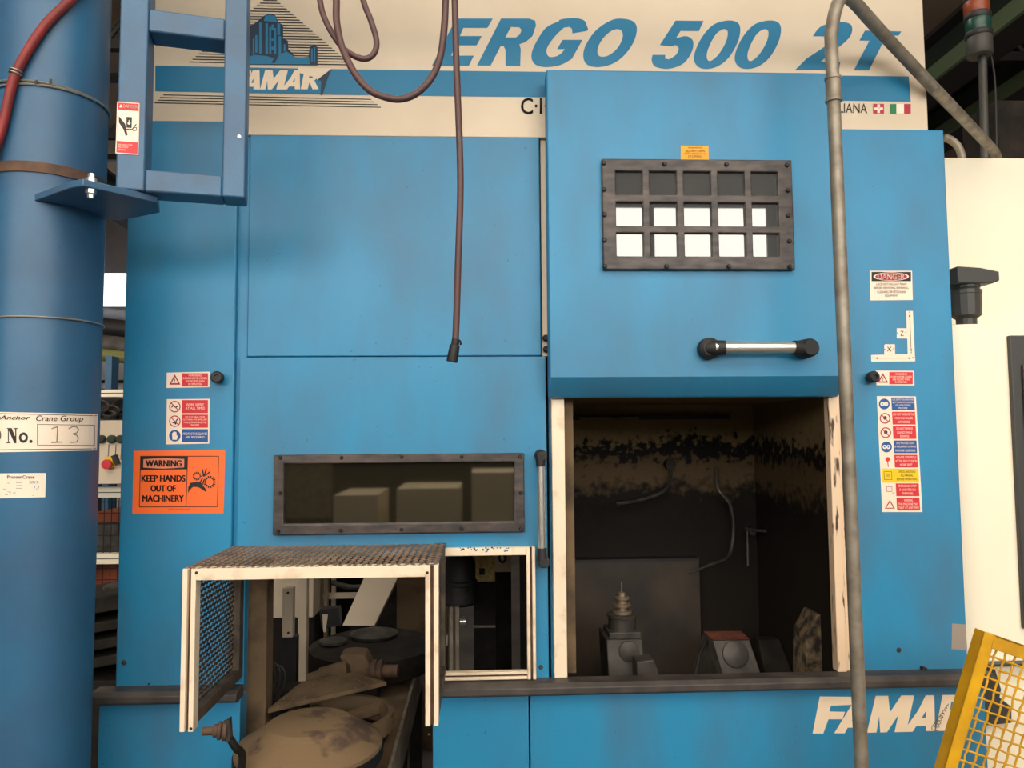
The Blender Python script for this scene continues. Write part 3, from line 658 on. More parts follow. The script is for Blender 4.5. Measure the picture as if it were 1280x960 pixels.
rows = [(STBLUE, ('USE SAFETY GUARDS AND', 'SAFETY DEVICES WHEN OPERATING', 'OR ADJUSTING', 'MACHINE'), 0), (RED, ('DO NOT OPERATE THIS', 'MACHINE UNLESS', 'AUTHORISED'), 1), (RED, ('DO NOT REMOVE', 'GUARDS WHILE', 'RUNNING'), 1), (STBLUE, ('EYE PROTECTION', 'IS REQUIRED DURING', 'MACHINE CLEANING'), 0),
        (RED, ('ISOLATE CONTROLS', 'AT THE END OF EACH', 'WORK SHIFT'), 2), (STYEL, ('CHECK AND READ', 'ALL MANUAL', 'BEFORE OPERATING'), 3), (RED, ('EMERGENCY STOP', 'IS LOCATED ON', 'THE PANEL'), 4), (RED, ('WARNING', 'THIS MACHINE MAY', 'START AT ANY TIME'), 5)]
for i, (c_, txt, k) in enumerate(rows):
    y0 = 496.8 + i * 17.9; o = (y0 - 496) * .052; xa = 1114 + o; xb = 1142.8 + o; cx = 1105.3 + o; cy = y0 + 8.2; o2 = .85
    if k == 3: D.quad(((1097.5 + o, y0 - .5), (xb + .5, y0 - .5), (xb + o2 + .5, y0 + 17), (1098 + o, y0 + 17)), STYEL, .0003)
    else: D.quad(((xa, y0), (xb, y0), (xb + o2, y0 + 16), (xa + o2, y0 + 16)), c_)
    if k == 0: D.disc(cx, cy, 6.8, STBLUE); D.ring(cx - 2.3, cy, .9, 2.6, STWHITE, .0009); D.ring(cx + 2.3, cy, .9, 2.6, STWHITE, .0009)
    if k == 1: D.ring(cx, cy, 5.4, 6.7, FLRED); D.line([(cx - 4, cy - 4), (cx + 4, cy + 4)], 1.1, FLRED, .0009); D.disc(cx, cy - .5, 2.3, INK, .0007)
    if k == 2: D.disc(cx + .6, cy - 2.5, 2.8, RED); D.line([(cx + .6, cy), (cx + 1.3, cy + 7)], 1.0, FLRED)
    if k == 3: D.line([(cx - 5, cy - 5), (cx + 4.5, cy - 5), (cx + 5, cy + 5), (cx - 4.5, cy + 5), (cx - 5, cy - 5)], .5, INK); D.ring(cx, cy, 1.0, 1.6, RUST, .0009)
    if k == 4: D.line([(cx - 2.5, cy - 4), (cx + 4, cy - 4), (cx + 4, cy + 2), (cx - 2.5, cy + 2), (cx - 2.5, cy - 4)], .6, FLRED); D.text('OK', cx + 4.5, cy + 3, cx + 7.5, cy + 5, INK)
    if k == 5:
        D.poly([(cx + .5, cy - 5.5), (cx + 7, cy + 5.5), (cx - 6, cy + 5.5)], FLRED, holes=[[(cx + .5, cy - 3), (cx - 3.8, cy + 4.3), (cx + 4.8, cy + 4.3)]]); D.line([(cx + .5, cy - 1), (cx + .5, cy + 3)], .7, INK)
    mid = (xa + xb) / 2 + o2 / 2; n = len(txt); lh = 15 / (n + .2)
    for j, t in enumerate(txt):
        tw = min(13.3, len(t) * .78); yy = y0 + 8.1 + (j - n / 2) * lh + lh * .16
        D.text(t, mid - tw, yy, mid + tw, yy + lh * .6, INK if k == 3 else STWHITE)
D.done('safety_sticker', mc, 'tall eight-row safety sticker in red, blue and yellow')

# ================================================================== FIXTURES IN THE CHAMBER
def hexpx(front, Yf, back_shift, M):   # front quad (photo coords at depth Yf) extruded straight back
    pts = [P(x, y, Yf) for x, y in front]; return pts
fx = thing('spindle_fixture', 'oily grey spindle fixture with ringed nose standing left in the open chamber', 'fixture', (P(780, 846, .35).x, .35, cz0))
b = MB(); fp = [P(758, 800, .33), P(803, 799, .33), P(812, 905, .30), P(764, 905, .30)]
b.prism(fp, (0, .16, 0), IRON)
zb = min(p.z for p in fp); b.box(fp[0].x - .03, fp[1].x + .05, .25, .55, cz0, zb + .02, DIRTD)
b.build('body', fx, bevel=.004)
MB().lathe(P(786, 814, .33), (0, -1, 0), [(.033, -.002), (.033, .008), (.028, .011), (.0001, .011)], IRON, 28).build('round_cover', fx)
o = Vector((P(778, 797, .40).x, .40, P(778, 799, .33).z - .004))
SPINM = mat('dull_spindle_steel', (150, 132, 112), .4, metal=.6)
MB().box(o.x - .052, o.x + .052, .35, .46, o.z, o.z + .02, IRON).build('collar_plate', fx, bevel=.003)
MB().lathe(o + Vector((0, 0, .018)), (0, 0, 1), [(.045, 0), (.045, .04), (.05, .042), (.05, .05), (.04, .052), (.0001, .052)], IRON, 28).build('chuck', fx)
MB().lathe(o + Vector((0, 0, .07)), (0, 0, 1), [(.032, 0), (.032, .008), (.018, .01), (.018, .02), (.03, .024), (.03, .03), (.017, .032), (.017, .042), (.024, .045), (.024, .052), (.014, .055), (.013, .066), (.003, .068), (.002, .1), (.0001, .1)], SPINM, 24).build('spindle_nose', fx)
MB().prism([P(796, 828, .24), P(817, 825, .24), P(823, 838, .24), P(824, 880, .24), P(797, 880, .24)], (0, .07, 0), IRON).prism([P(800, 870, .24), P(815, 870, .24), P(815, 1010, .24), P(800, 1010, .24)], (0, .05, 0), DIRTD).build('stop_block', fx, bevel=.003)

fx2 = thing('clamp_fixture', 'tilted iron clamp block with rusty red top right of the spindle fixture', 'fixture', (P(918, 846, .35).x, .35, cz0))
tl, tr, ftr, ftl = P(879, 790, .45), P(926, 789.5, .45), P(937, 800, .36), P(891, 801, .36)
bfl, bfr, bbr, bbl = P(922, 905, .30), P(972, 905, .30), P(960, 890, .5), P(850, 890, .5)
RUSTTOP = mat('red_rusty_top', (128, 62, 46), .7, c2=(70, 48, 40), scale=25)
b = MB(); b.hexa([ftl, ftr, tr, tl, bfl, bfr, bbr, bbl], IRON); b.add([v + Vector((0, -.001, .003)) for v in (ftl, ftr, tr, tl)], [(0, 1, 2, 3)], RUSTTOP)
b.box(bbl.x, bfr.x + .02, .25, .55, cz0, min(v.z for v in (bfl, bfr, bbr, bbl)) + .01, DIRTD); b.build('body', fx2, bevel=.003)
nrm = (bfl - ftl).cross(ftr - ftl).normalized(); nrm = nrm if nrm.y < 0 else -nrm
cc = (ftl * .37 + ftr * .43 + bfl * .1 + bfr * .1); cc = ftl + (ftr - ftl) * .5 + (bfl - ftl) * .17
MB().lathe(cc - nrm * .002, nrm, [(.042, 0), (.042, .008), (.037, .011), (.0001, .011)], IRON, 28).build('round_cover', fx2)
MB().tube([P(868, 850, .33), P(874, 820, .36), P(883, 798, .42)], .006, DIRTD, 8).build('coolant_line', fx2)
CRUST = mat('dirt_caked_cream', (120, 102, 78), .8, c2=(40, 34, 28), scale=30, lo=.4, hi=.6)
cs = MB(); cs.prism([P(1008, 905, .2), P(1008, 795, .2), P(1022, 768, .2), P(1031, 768, .2), P(1031, 905, .2)], (0, .1, 0), CRUST)
cs.box(P(1008, 846, .2).x, P(1031, 846, .2).x, .2, .3, cz0, P(1008, 900, .2).z, DIRTD)
tag(cs.build('chip_guard', None, bevel=.003), 'narrow cream metal chip guard caked in dirt beside the right door post', 'guard')
cs = MB(); cs.prism([P(948, 800, .5), P(975, 800, .5), P(1010, 890, .3), P(965, 890, .3)], (0, .05, 0), DIRTD)
g = P(980, 890, .3); cs.box(g.x - .06, g.x + .06, .3, .4, cz0, g.z + .01, DIRTD)
tag(cs.build('slide_cover', None, bevel=.003), 'dark sloping slide cover between the clamp block and the chip guard', 'cover')
# coolant pipes on the chamber back wall
pp = MB(); pts = [P(840, 560, .70), P(842, 590, .68), P(900, 620, .66), P(915, 640, .66), P(916, 680, .64), P(910, 698, .6), P(885, 706, .55), P(862, 716, .5)]
pp.tube(catmull([P(896, 585, .71), P(897, 610, .67), P(912, 630, .66), P(917, 655, .66), P(915, 682, .64), P(908, 698, .6), P(885, 707, .55), P(862, 717, .5)], 6), [.007] * 36 + [.006, .005, .004, .004, .0035, .003, .003], IRON, 10)
pp.build('coolant_pipe', mc)['label'] = 'bent coolant pipe on the chamber back wall'
pp = MB(); pp.tube(catmull([P(838, 583, .72), P(838, 600, .68), P(828, 615, .64), P(800, 625, .58), P(770, 630, .54)], 6), .006, IRON, 10); pp.lathe(P(836, 580, .715), (0, -1, 0), [(.02, 0), (.02, .03), (.0001, .03)], DIRTD, 14); pp.build('coolant_pipe', mc)
pp = MB(); pp.tube([P(933, 662, .66), P(958, 664, .6)], .006, IRON, 10).tube([P(934, 660, .66), P(935, 708, .62)], .005, IRON, 10).lathe(P(934, 662, .70), (0, -1, 0), [(.014, 0), (.014, .06), (.0001, .06)], IRON, 12)
pp.build('coolant_valve', mc)

# ================================================================== MESH HOOD IN FRONT OF THE LEFT OPENING
HY = -0.355
hx0, hx1 = -0.672, -0.098
hz1 = P(380, 709, HY).z; hzb = P(238, 915, HY).z
hood = thing('mesh_guard_hood', 'cream-framed wire mesh hood standing out over the left opening', 'guard', (hx0, HY, hzb))
PW = 0.030
def hp(a, b, side, out, w=PW, dpt=PW):
    m_ = MB(); profile(m_, a, b, w, dpt, ALU, side, out); m_.box(0, 0, 0, 0, 0, 0, ALU) if False else None
    return m_.build('profile_bar', hood, bevel=.001)
hp((hx0 + PW / 2, HY + PW, hzb), (hx0 + PW / 2, HY + PW, hz1), (1, 0, 0), (0, -1, 0))
hp((hx1 - PW / 2, HY + PW, hzb), (hx1 - PW / 2, HY + PW, hz1), (1, 0, 0), (0, -1, 0))
m_ = MB(); m_.box(hx0 + PW, hx1 - PW, HY, HY + PW, hz1 - 0.026, hz1, ALU); m_.build('profile_bar', hood, bevel=.001)
yb = -0.006
for x in (hx0, hx1 - PW):    # side rails back to the machine: top and bottom, rear upright
    m_ = MB(); m_.box(x, x + PW, HY + PW, yb, hz1 - 0.028, hz1, MESHM); m_.build('side_rail', hood, bevel=.001)
    m_ = MB(); m_.box(x, x + PW, HY + PW, yb, hzb + 0.01, hzb + 0.035, MESHM); m_.build('side_rail', hood, bevel=.001)
    m_ = MB(); m_.box(x, x + PW, yb - PW, yb, hzb + 0.035, hz1 - 0.028, MESHM); m_.build('rear_upright', hood, bevel=.001)
def expanded(o, u, v, Lu, Lv, pu, pv, w, t, M):
    """expanded metal sheet: zigzag strands along u, meeting neighbours to leave diamond slots"""
    mb = MB(); o, u, v = Vector(o), Vector(u).normalized(), Vector(v).normalized(); n = u.cross(v).normalized()
    rows = int(Lv / pv)
    for r in range(rows + 1):
        pts = []; k = 0; x = 0.0
        while x <= Lu + 1e-6:
            y = r * pv + (pv * .5 if (k + r) % 2 else 0) - pv * .25; pts.append((x, min(max(y, 0), Lv))); x += pu / 2; k += 1
        for (x0, y0), (x1, y1) in zip(pts, pts[1:]):
            a = o + u * x0 + v * y0; b = o + u * x1 + v * y1; d_ = (b - a).normalized(); s_ = n.cross(d_).normalized() * (w / 2)
            mb.hexa([a - s_, b - s_, b + s_, a + s_, a - s_ + n * t, b - s_ + n * t, b + s_ + n * t, a + s_ + n * t], M)
    return mb
MESHTOP = mat('brown_mesh_top', (164, 142, 120), .6, c2=(118, 98, 80), scale=12, metal=.1)
expanded((hx0 + .004, HY + .004, hz1 + .0005), (0, 1, 0), (1, 0, 0), -HY - .012, hx1 - hx0 - .008, .03, .0165, .0072, .002, MESHTOP).build('top_mesh', hood)
expanded((hx0 + .012, HY + .03, hzb + .03), (0, 1, 0), (0, 0, 1), -HY - .045, hz1 - hzb - .05, .022, .0125, .0062, .0015, MESHM).build('side_mesh', hood)
expanded((hx1 - .012, HY + .03, hzb + .03), (0, 1, 0), (0, 0, 1), -HY - .045, hz1 - hzb - .05, .022, .0125, .0062, .0015, MESHM).build('side_mesh', hood)
for px, py in ((245.5, 716), (534, 716), (238.5, 911)): bolt(px, py, HY, 0.0035, hood, INK, 0.001)

# ================================================================== CONVEYOR AND PALLETS IN THE LEFT BAY
cv = thing('pallet_conveyor', 'brown dusty conveyor bed running back into the left bay', 'conveyor', (-.43, .2, 0))
MB().box(-.612, -.245, -.34, 1.2, .50, .62, DIRT).build('bed', cv, bevel=.003)
MB().box(-.243, -.233, -.34, 1.2, .52, .645, GALV).build('side_rail', cv, bevel=.001)
for y in (-.25, .45, 1.1):
    for x in (-.6, -.3): MB().box(x, x + .05, y, y + .05, 0, .50, DIRTD).build('leg', cv)
MB().tube([(-.20, -.24, .50), (-.20, -.24, .575), (-.19, -.24, .592), (-.168, -.24, .596), (-.160, -.24, .585), (-.160, -.24, .42)], .008, IRON, 10).box(-.236, -.19, -.25, -.23, .52, .54, IRON).build('side_bracket', cv)
pc = Vector((-.434, -.135, .621))
pal = thing('domed_pallet', 'round dusty brown domed pallet nearest the front, under the mesh hood', 'pallet', pc)
MB().lathe(pc, (0, 0, 1), [(.13, 0), (.13, .05), (.16, .055), (.172, .07), (.181, .09), (.181, .102), (.177, .107), (.114, .146), (.111, .150), (.1, .157), (.06, .161), (.0001, .162)], mat('dusty_dome_iron', (114, 94, 68), .9, c2=(78, 62, 52), scale=11, lo=.38, hi=.46), 56).build('dome', pal, angle=20)
MB().lathe(pc, (0, 0, 1), [(.15, .055), (.180, .062), (.1835, .07), (.1835, .092), (.15, .092)], DIRTD, 56).build('rim', pal)
a = MB(); arm = [pc + Vector((cos(t) * .2, sin(t) * .2, .055)) for t in (radians(250), radians(232))] + [P(303, 946, -.30), P(295, 935, -.32), P(288, 924, -.325)]
a.tube(catmull(arm, 5), .009, DIRTD, 8); a.prism([P(280, 903, -.33), P(286, 899, -.33), P(288, 930, -.33), P(281, 926, -.33)], (0, .02, 0), IRON)
a.build('crank_arm', pal)
hpt = P(281, 913, -.32); ax = (P(254, 914, -.33) - hpt)
MB().lathe(hpt, ax, [(.022, -.004), (.022, .004), (.016, .006), (.02, .008), (.02, .014), (.014, .016), (.014, .024), (.009, .026), (.009, .048), (.0001, .049)], RUST, 22).build('crank_handle', pal)
# tilted checker plate
pq = [P(335, 885, -.02), P(375, 853, .22), P(441, 839.5, .36), P(482, 852, .16)]
pq[3] = P(482, 851, .16); zpl = .745
pq = [PZ(335, 886, .74), PZ(376, 853, .75), PZ(441, 840, .76), PZ(483, 852, .75)]
pt_ = thing('checker_plate', 'tilted square checker plate leaning behind the domed pallet', 'plate', (pq[0] + pq[2]) / 2 - Vector((0, 0, .12)))
TREADM = mat('worn_tread_steel', (128, 108, 84), .6)
up = Vector((0, 0, 1)); MBp = MB().hexa([p for p in pq] + [p - up * .012 for p in pq], DIRT)
for i in range(9):
    for j in range(9):
        u = (i + .5) / 9; v = (j + .5) / 9; c0 = pq[0].lerp(pq[1], u).lerp(pq[3].lerp(pq[2], u), v); s_ = .008
        e1 = ((pq[3] - pq[0]).normalized() + (pq[1] - pq[0]).normalized() * (1 if (i + j) % 2 else -1)).normalized() * s_; e2 = e1.cross(up).normalized() * .0025
        MBp.add([c0 - e1 + up * .0004, c0 - e2 + up * .0024, c0 + e1 + up * .0004, c0 + e2 + up * .0024], [(0, 1, 2, 3)], TREADM)
MBp.build('tread_sheet', pt_)
cc = (pq[0] + pq[2]) / 2
MB().box(cc.x - .1, cc.x - .02, cc.y + .02, cc.y + .1, .62, cc.z - .008, DIRTD).build('support_block', pt_)
# ring pallet
rc = Vector((-.412, .15, .621)); rp = thing('ring_pallet', 'open spoked ring pallet behind the checker plate', 'pallet', rc)
n = 48; rr = MB(); vs = []
for k in range(n):
    a = 2 * pi * k / n
    for r_, z_ in ((.139, .03), (.155, .03), (.155, .075), (.139, .075)): vs.append(rc + Vector((cos(a) * r_, sin(a) * r_, z_)))
fs = [(4 * k + j, 4 * k + (j + 1) % 4, 4 * ((k + 1) % n) + (j + 1) % 4, 4 * ((k + 1) % n) + j) for k in range(n) for j in range(4)]
rr.add(vs, fs, DIRT); rr.build('rim', rp)
for k in range(4):
    a = pi / 4 + k * pi / 2; d_ = Vector((cos(a), sin(a), 0)); s_ = Vector((-sin(a), cos(a), 0)) * .012
    c1 = rc + d_ * .03; c2 = rc + d_ * .135; MB().hexa([c1 - s_ + up * .04, c2 - s_ + up * .04, c2 + s_ + up * .04, c1 + s_ + up * .04, c1 - s_ + up * .065, c2 - s_ + up * .065, c2 + s_ + up * .065, c1 + s_ + up * .065], DIRT).build('spoke', rp)
MB().lathe(rc, (0, 0, 1), [(.136, 0), (.136, .012), (.0001, .012)], BLACK, 40).build('dark_disc', rp)  # black disc lying on the bed inside the ring's opening
MB().lathe(rc, (0, 0, 1), [(.035, 0), (.035, .066), (.0001, .066)], DIRT, 20).build('hub', rp)
# shaft workpiece
Y0 = .42
wk = thing('shaft_workpiece', 'rusty shaft with ringed flange lying behind the checker plate', 'workpiece', P(440, 850, Y0))
MB().tube([P(386, 853, Y0), P(402, 848, Y0)], .028, DIRT, 20).tube([P(402, 848, Y0), P(436, 838, Y0)], .034, DIRT, 20).build('shaft', wk)
MB().prism([P(424, 820, Y0), P(438, 818, Y0), P(455, 819, Y0), P(462, 832, Y0), P(463, 852, Y0), P(440, 856, Y0), P(436, 832, Y0), P(426, 826, Y0)], (0, .09, 0), DIRT).build('casting', wk, bevel=.006)
o = P(460, 839, Y0 + .03)
MB().lathe(o, (1, -.1, .02), [(.036, 0), (.036, .008), (.032, .01), (.032, .014), (.037, .016), (.037, .03), (.031, .032), (.031, .036), (.036, .038), (.036, .05), (.02, .052), (.02, .1), (.0001, .1)], RUST, 26).build('flange', wk)
wb = P(440, 856, Y0); MB().box(wb.x - .1, wb.x + .08, Y0, Y0 + .1, .62, wb.z + .03, DIRTD).build('cradle', wk)
# rear turntable with a drum
tt = thing('rear_turntable', 'dark oily turntable drum deep in the left bay', 'turntable', (-.42, .95, .62))
MB().lathe((-.40, .74, .621), (0, 0, 1), [(.12, 0), (.12, .02), (.225, .03), (.23, .04), (.23, .105), (.2, .115), (.0001, .12)], DIRTD, 48).build('drum', tt)
MB().lathe((-.405, .80, .741), (0, 0, 1), [(.085, 0), (.09, .012), (.06, .02), (.0001, .022)], IRON, 32).build('dusty_disc', tt)
MB().lathe((-.54, .72, .741), (0, 0, 1), [(.05, 0), (.05, .01), (.02, .014), (.0001, .014)], IRON, 24).build('dusty_disc', tt)
MB().prism([P(403, 768, .8), P(410, 768, .8), P(407, 790, .8), P(404, 790, .8)], (0, .02, 0), CREAM).prism([P(399, 762, .8), P(423, 760, .8), P(425, 782, .8), P(402, 786, .8)], (0, .05, 0), BLACK).build('gripper', tt)
# brown upright post inside the bay
bp = MB().box(P(307, 800, .06).x, P(333, 800, .06).x, .06, .13, 0, 1.16, DIRT)
tag(bp.build('bay_post', None, bevel=.003), 'brown dusty upright post just inside the left edge of the bay', 'post')
# white bracket bar with two holes on a dark stand
wb_ = thing('cream_bracket', 'short cream upright bar with two holes on a dark stand in the bay', 'bracket', (P(360, 850, .5).x, .5, .62))
a = P(353, 735, .5); b = P(366, 797, .5)
MB().box(a.x, b.x, .5, .53, b.z, a.z, CREAM).build('bar', wb_, bevel=.003)
bolt(360, 741, .5, .004, wb_, INK); bolt(360.5, 791, .5, .004, wb_, INK)
MB().box(a.x - .005, b.x + .01, .505, .545, .62, b.z, BLACK).build('stand', wb_)
# cables beside the post
cb = MB()
for i in range(3):
    x = 340 + 6 * i; cb.tube(catmull([P(334 + i, 832, .2), P(x, 826 + 4 * i, .2), P(x + 4, 850, .2), P(x - 3, 872, .2), P(x - 8, 905, .2)], 6), .0035, BLACK, 8)
tag(cb.build('cable_bundle', None), 'loop of thin black cables hanging beside the brown bay post', 'cable')
# cream cabinet, posts and frame deep in the bay
cab = MB(); a = P(330, 690, 1.25); b = P(392, 772, 1.25); cab.box(a.x, b.x, 1.25, 1.6, b.z, 1.9, CREAM); cab.box(a.x, b.x, 1.27, 1.6, 0, b.z, DIRTD)
tag(cab.build('electrical_cabinet', None, bevel=.004), 'cream cabinet with dark lower half seen at the back of the left bay', 'cabinet')
a = P(373, 700, 1.0); b = P(383, 806, 1.0)
tag(MB().box(a.x, b.x, 1.0, 1.04, 0, 1.55, CREAM).build('rear_post', None, bevel=.002), 'slim cream upright post in front of the rear cream cabinet', 'post')
gf = thing('gantry_frame', 'pale bar frame standing behind the rear turntable', 'frame', (P(430, 760, 1.4).x, 1.4, 0))
for px in (405, 414): MB().box(P(px, 740, 1.4).x, P(px + 4.5, 740, 1.4).x, 1.4, 1.43, 0, 1.6, CREAM).build('upright', gf)
MB().box(P(405, 740, 1.4).x, P(480, 740, 1.4).x, 1.38, 1.41, P(430, 747, 1.4).z, P(430, 741, 1.4).z, CREAM).build('cross_bar', gf)
MB().tube(catmull([P(415, 728, 1.38), P(440, 734, 1.36), P(465, 731, 1.36), P(485, 722, 1.38)], 5), .012, IRON, 10).build('loose_tube', gf)
chs = MB(); chs.prism([P(458, 716, 1.15), P(500, 716, 1.15), P(468, 782, 1.0), P(428, 782, 1.0)], (0, .01, 0), CREAM)
chs.prism([P(500, 716, 1.15), P(502, 716, 1.15), P(470, 782, 1.0), P(468, 782, 1.0)], (0, -.02, 0), BLACK)
chs.box(P(436, 782, 1.0).x, P(462, 782, 1.0).x, 1.02, 1.05, .62, P(440, 778, 1.0).z, DIRTD)
tag(chs.build('sheet_chute', None), 'grey sheet metal chute slanting down onto the rear turntable', 'chute')
a = P(496, 690, 1.6); b = P(560, 760, 1.6)
pn = MB().box(a.x, b.x, 1.6, 1.66, 0, 1.9, DIRT).box(P(380, 700, 1.6).x, a.x, 1.605, 1.66, 0, 1.9, DIRTD); tag(pn.build('rear_screen', None, bevel=.003), 'dim brown back panel right of the slanting chute, with an added dark sheet to its left', 'panel')  # darker left sheet is added to hide the hall wall and darken the bay

# ---- seen through the narrow window
mt = thing('drill_motor', 'black motor head on a pale slotted post behind the narrow window', 'motor', (P(572, 842, .45).x, .45, 0))
o = P(574, 693, .5); MB().lathe((o.x, .52, P(575, 757, .5).z), (0, 0, 1), [(.05, 0), (.062, .01), (.062, .08), (.055, .085), (.055, .14), (.045, .17), (.0001, .17)], BLACK, 26).build('motor_body', mt)
MB().lathe((P(575, 750, .47).x, .47, P(575, 753, .5).z), (0, 0, 1), [(.01, 0), (.01, .04), (.03, .042), (.035, .06), (.0001, .06)], IRON, 16).build('chuck', mt)
m_ = MB(); profile(m_, (P(568, 800, .45).x, .47, 0), (P(568, 800, .45).x, .47, P(568, 758, .45).z), .032, .03, GALV, (1, 0, 0), (0, -1, 0)); m_.build('slotted_post', mt)
MB().lathe(P(575, 777, .43), (1, 0, 0), [(.012, 0), (.012, .008), (.016, .009), (.016, .02), (.0001, .02)], STEEL, 16).build('clamp_knob', mt)
MB().box(P(553, 800, .44).x, P(560, 800, .44).x, .43, .46, P(556, 806, .44).z, P(556, 793, .44).z, GALV).tube([P(556, 806, .445), P(556, 842, .445)], .007, IRON, 8).build('side_valve', mt)
eb = thing('control_enclosure', 'speckled yellowish control enclosure on a dark panel behind the narrow window', 'enclosure', (P(605, 790, .8).x, .8, 0))
a = P(592, 680, .8); b = P(619, 727, .8); MB().box(a.x, b.x, .8, .9, b.z, 1.3, mat('speckled_yellow_cream', (240, 214, 146), .6, c2=(196, 164, 100), scale=60)).build('enclosure_box', eb, bevel=.003)
MB().box(P(599, 715, .79).x, P(606, 715, .79).x, .795, .801, P(603, 719, .79).z, P(603, 711, .79).z, INK).build('display', eb)
b2 = P(606, 785, .8); MB().box(a.x, b.x, .83, .9, 0, b.z, DIRTD).box(a.x, b.x, .82, .835, b2.z - .004, b2.z + .004, GALV).build('lower_panel', eb)
a = P(545, 690, 1.15); b = P(562, 710, 1.15)
pn = MB().box(P(619, 700, 1.2).x, P(639, 700, 1.2).x, 1.2, 1.3, P(630, 715, 1.2).z, 1.6, CREAM).box(P(619, 700, 1.2).x, P(639, 700, 1.2).x, 1.22, 1.3, 0, P(630, 715, 1.2).z, DIRTD)
tag(pn.build('hanging_panel', None), 'grey-cream panel with a hook right of the yellowish control enclosure', 'panel')
MB().tube(catmull([P(627, 690, 1.1), P(624, 698, 1.1), P(628, 703, 1.1), P(632, 698, 1.1), P(629, 692, 1.1)], 4), .005, BLACK, 8).build('hook', bpy.data.objects['hanging_panel'])
# machine bay inner partition and rear frame
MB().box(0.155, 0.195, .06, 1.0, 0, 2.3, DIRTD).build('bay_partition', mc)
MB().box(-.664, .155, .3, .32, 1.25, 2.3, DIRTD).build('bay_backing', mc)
for (x0, x1) in ((-1.0, -.66), (1.07, 1.36)): pass

# ================================================================== CRANE COLUMN
CR = 0.125; CYc = -0.25
# centre x so that the right silhouette passes the photo's (127.5, 450)
d = ray(127.5, 450); dn = Vector((d.x, d.y)).normalized(); nrm2 = Vector((dn.y, -dn.x))
# line through camera, direction dn ; centre lies at distance CR to the left
tt_ = (CYc - CAM.y)
CXc = (dn.x / dn.y) * tt_ - CR / abs(dn.y)
col = thing('crane_column', 'thick round blue steel crane column at the left edge', 'column', (CXc, CYc, 0))
MB().lathe((CXc, CYc, 0), (0, 0, 1), [(CR, 0.02), (CR, 5.4)], COLBLUE, 96).build('pipe', col)
MB().lathe((CXc, CYc, 0), (0, 0, 1), [(.24, 0), (.24, .02), (.0001, .02)], COLBLUE, 48).build('base_plate', col)
def cyl(px, py, l):
    d = ray(px, py); ox, oy = CAM.x - CXc, CAM.y - CYc; a = d.x ** 2 + d.y ** 2; b = 2 * (ox * d.x + oy * d.y); c = ox * ox + oy * oy - (CR + l) ** 2
    disc = b * b - 4 * a * c
    t = (-b - sqrt(max(disc, 0))) / (2 * a); return CAM + d * t
D = Decal(cyl).base(((-40, 514), (60, 513.5), (60, 565.5), (-40, 565.5)), STWHITE, seg=14)
D.mb = MB(); D.base(((-40, 514), (122.5, 517.5), (121, 563), (-40, 566)), STWHITE, seg=30)
def cq(x0, y0, x1, y1, yy0, yy1, M, l=.0006): D.quad(((x0, y0), (x1, y1), (x1, yy1), (x0, yy0)), M, l, 20)
cq(-40, 515.6, 121.5, 519.2, 516.4, 520.0, INK); cq(-40, 562.2, 120, 560.6, 563, 561.4, INK)
D.text('DryAnchor', -19, 519.2, 38, 526, INK, shear=.3, bold=.02, dy=.3).text('Crane Group', 45, 519.3, 104, 528.3, INK, shear=.2, bold=.01, dy=.5)
cq(46.5, 530.2, 118.5, 531.2, 530.8, 531.8, INK); cq(46.5, 556, 118, 556.3, 556.7, 556.9, INK)
D.line([(46.8, 530), (46.8, 556.5)], .7, INK).line([(118.2, 531), (118, 557)], .7, INK)
# serif "No." and end of bracket
D.poly([(8.5, 535), (14.6, 535), (19, 545.5), (19, 536.3), (16.8, 535.8), (16.8, 535), (22.5, 535), (22.5, 535.8), (20.4, 536.3), (20.4, 554), (17.8, 554), (11, 538.5), (11, 552.6), (13, 553), (13, 554), (8, 554), (8, 553), (9.8, 552.6), (9.8, 536.2), (8.5, 535.8)], INK)
D.ring(29.3, 547, 3.2, 6.6, INK, ax=.86); D.disc(38.6, 551.8, 2.1, INK)
D.ring(-8, 544, 9, 10.5, INK, ax=.9)
D.line([(64.5, 536), (68, 534.5), (72, 533.5), (71, 552.5)], 1.2, PEN).line([(64, 553), (78, 552.5)], 1.4, PEN)
D.line([(86, 536), (90, 533.5), (95, 533), (98.5, 537), (96, 541), (91, 542.5), (96, 544), (98, 548), (96, 552.5), (88, 553)], 1.2, PEN)
D.done('number_plate', col, 'cream plate reading Crane Group No. 13')
D = Decal(cyl).base(((-40, 592), (57.5, 591.3), (56.5, 621.5), (-40, 624)), STWHITE, seg=16)
D.text('PreseenCrane', 9, 594, 43, 598.3, SIGNDARK, bold=.01)
for i in range(5):
    y = 604 + i * 3.6; D.line([(-8, y + .5), (12 - 2 * (i % 3), y)], .5, PEN); D.line([(20, y - .6), (28, y - .8)], .5, PEN) if i < 3 else None
D.text('2019', 36, 601, 48, 604.5, BLUEPEN, shear=.2).text('13', 42, 607, 49, 611.5, BLUEPEN, shear=.3).text('1t', 12, 614.5, 20, 617.5, BLUEPEN); D.line([(-5, 620.3), (42, 619.6)], .5, PEN)
D.done('inspection_sticker', col, 'small white inspection sticker with blue handwriting below the number plate')

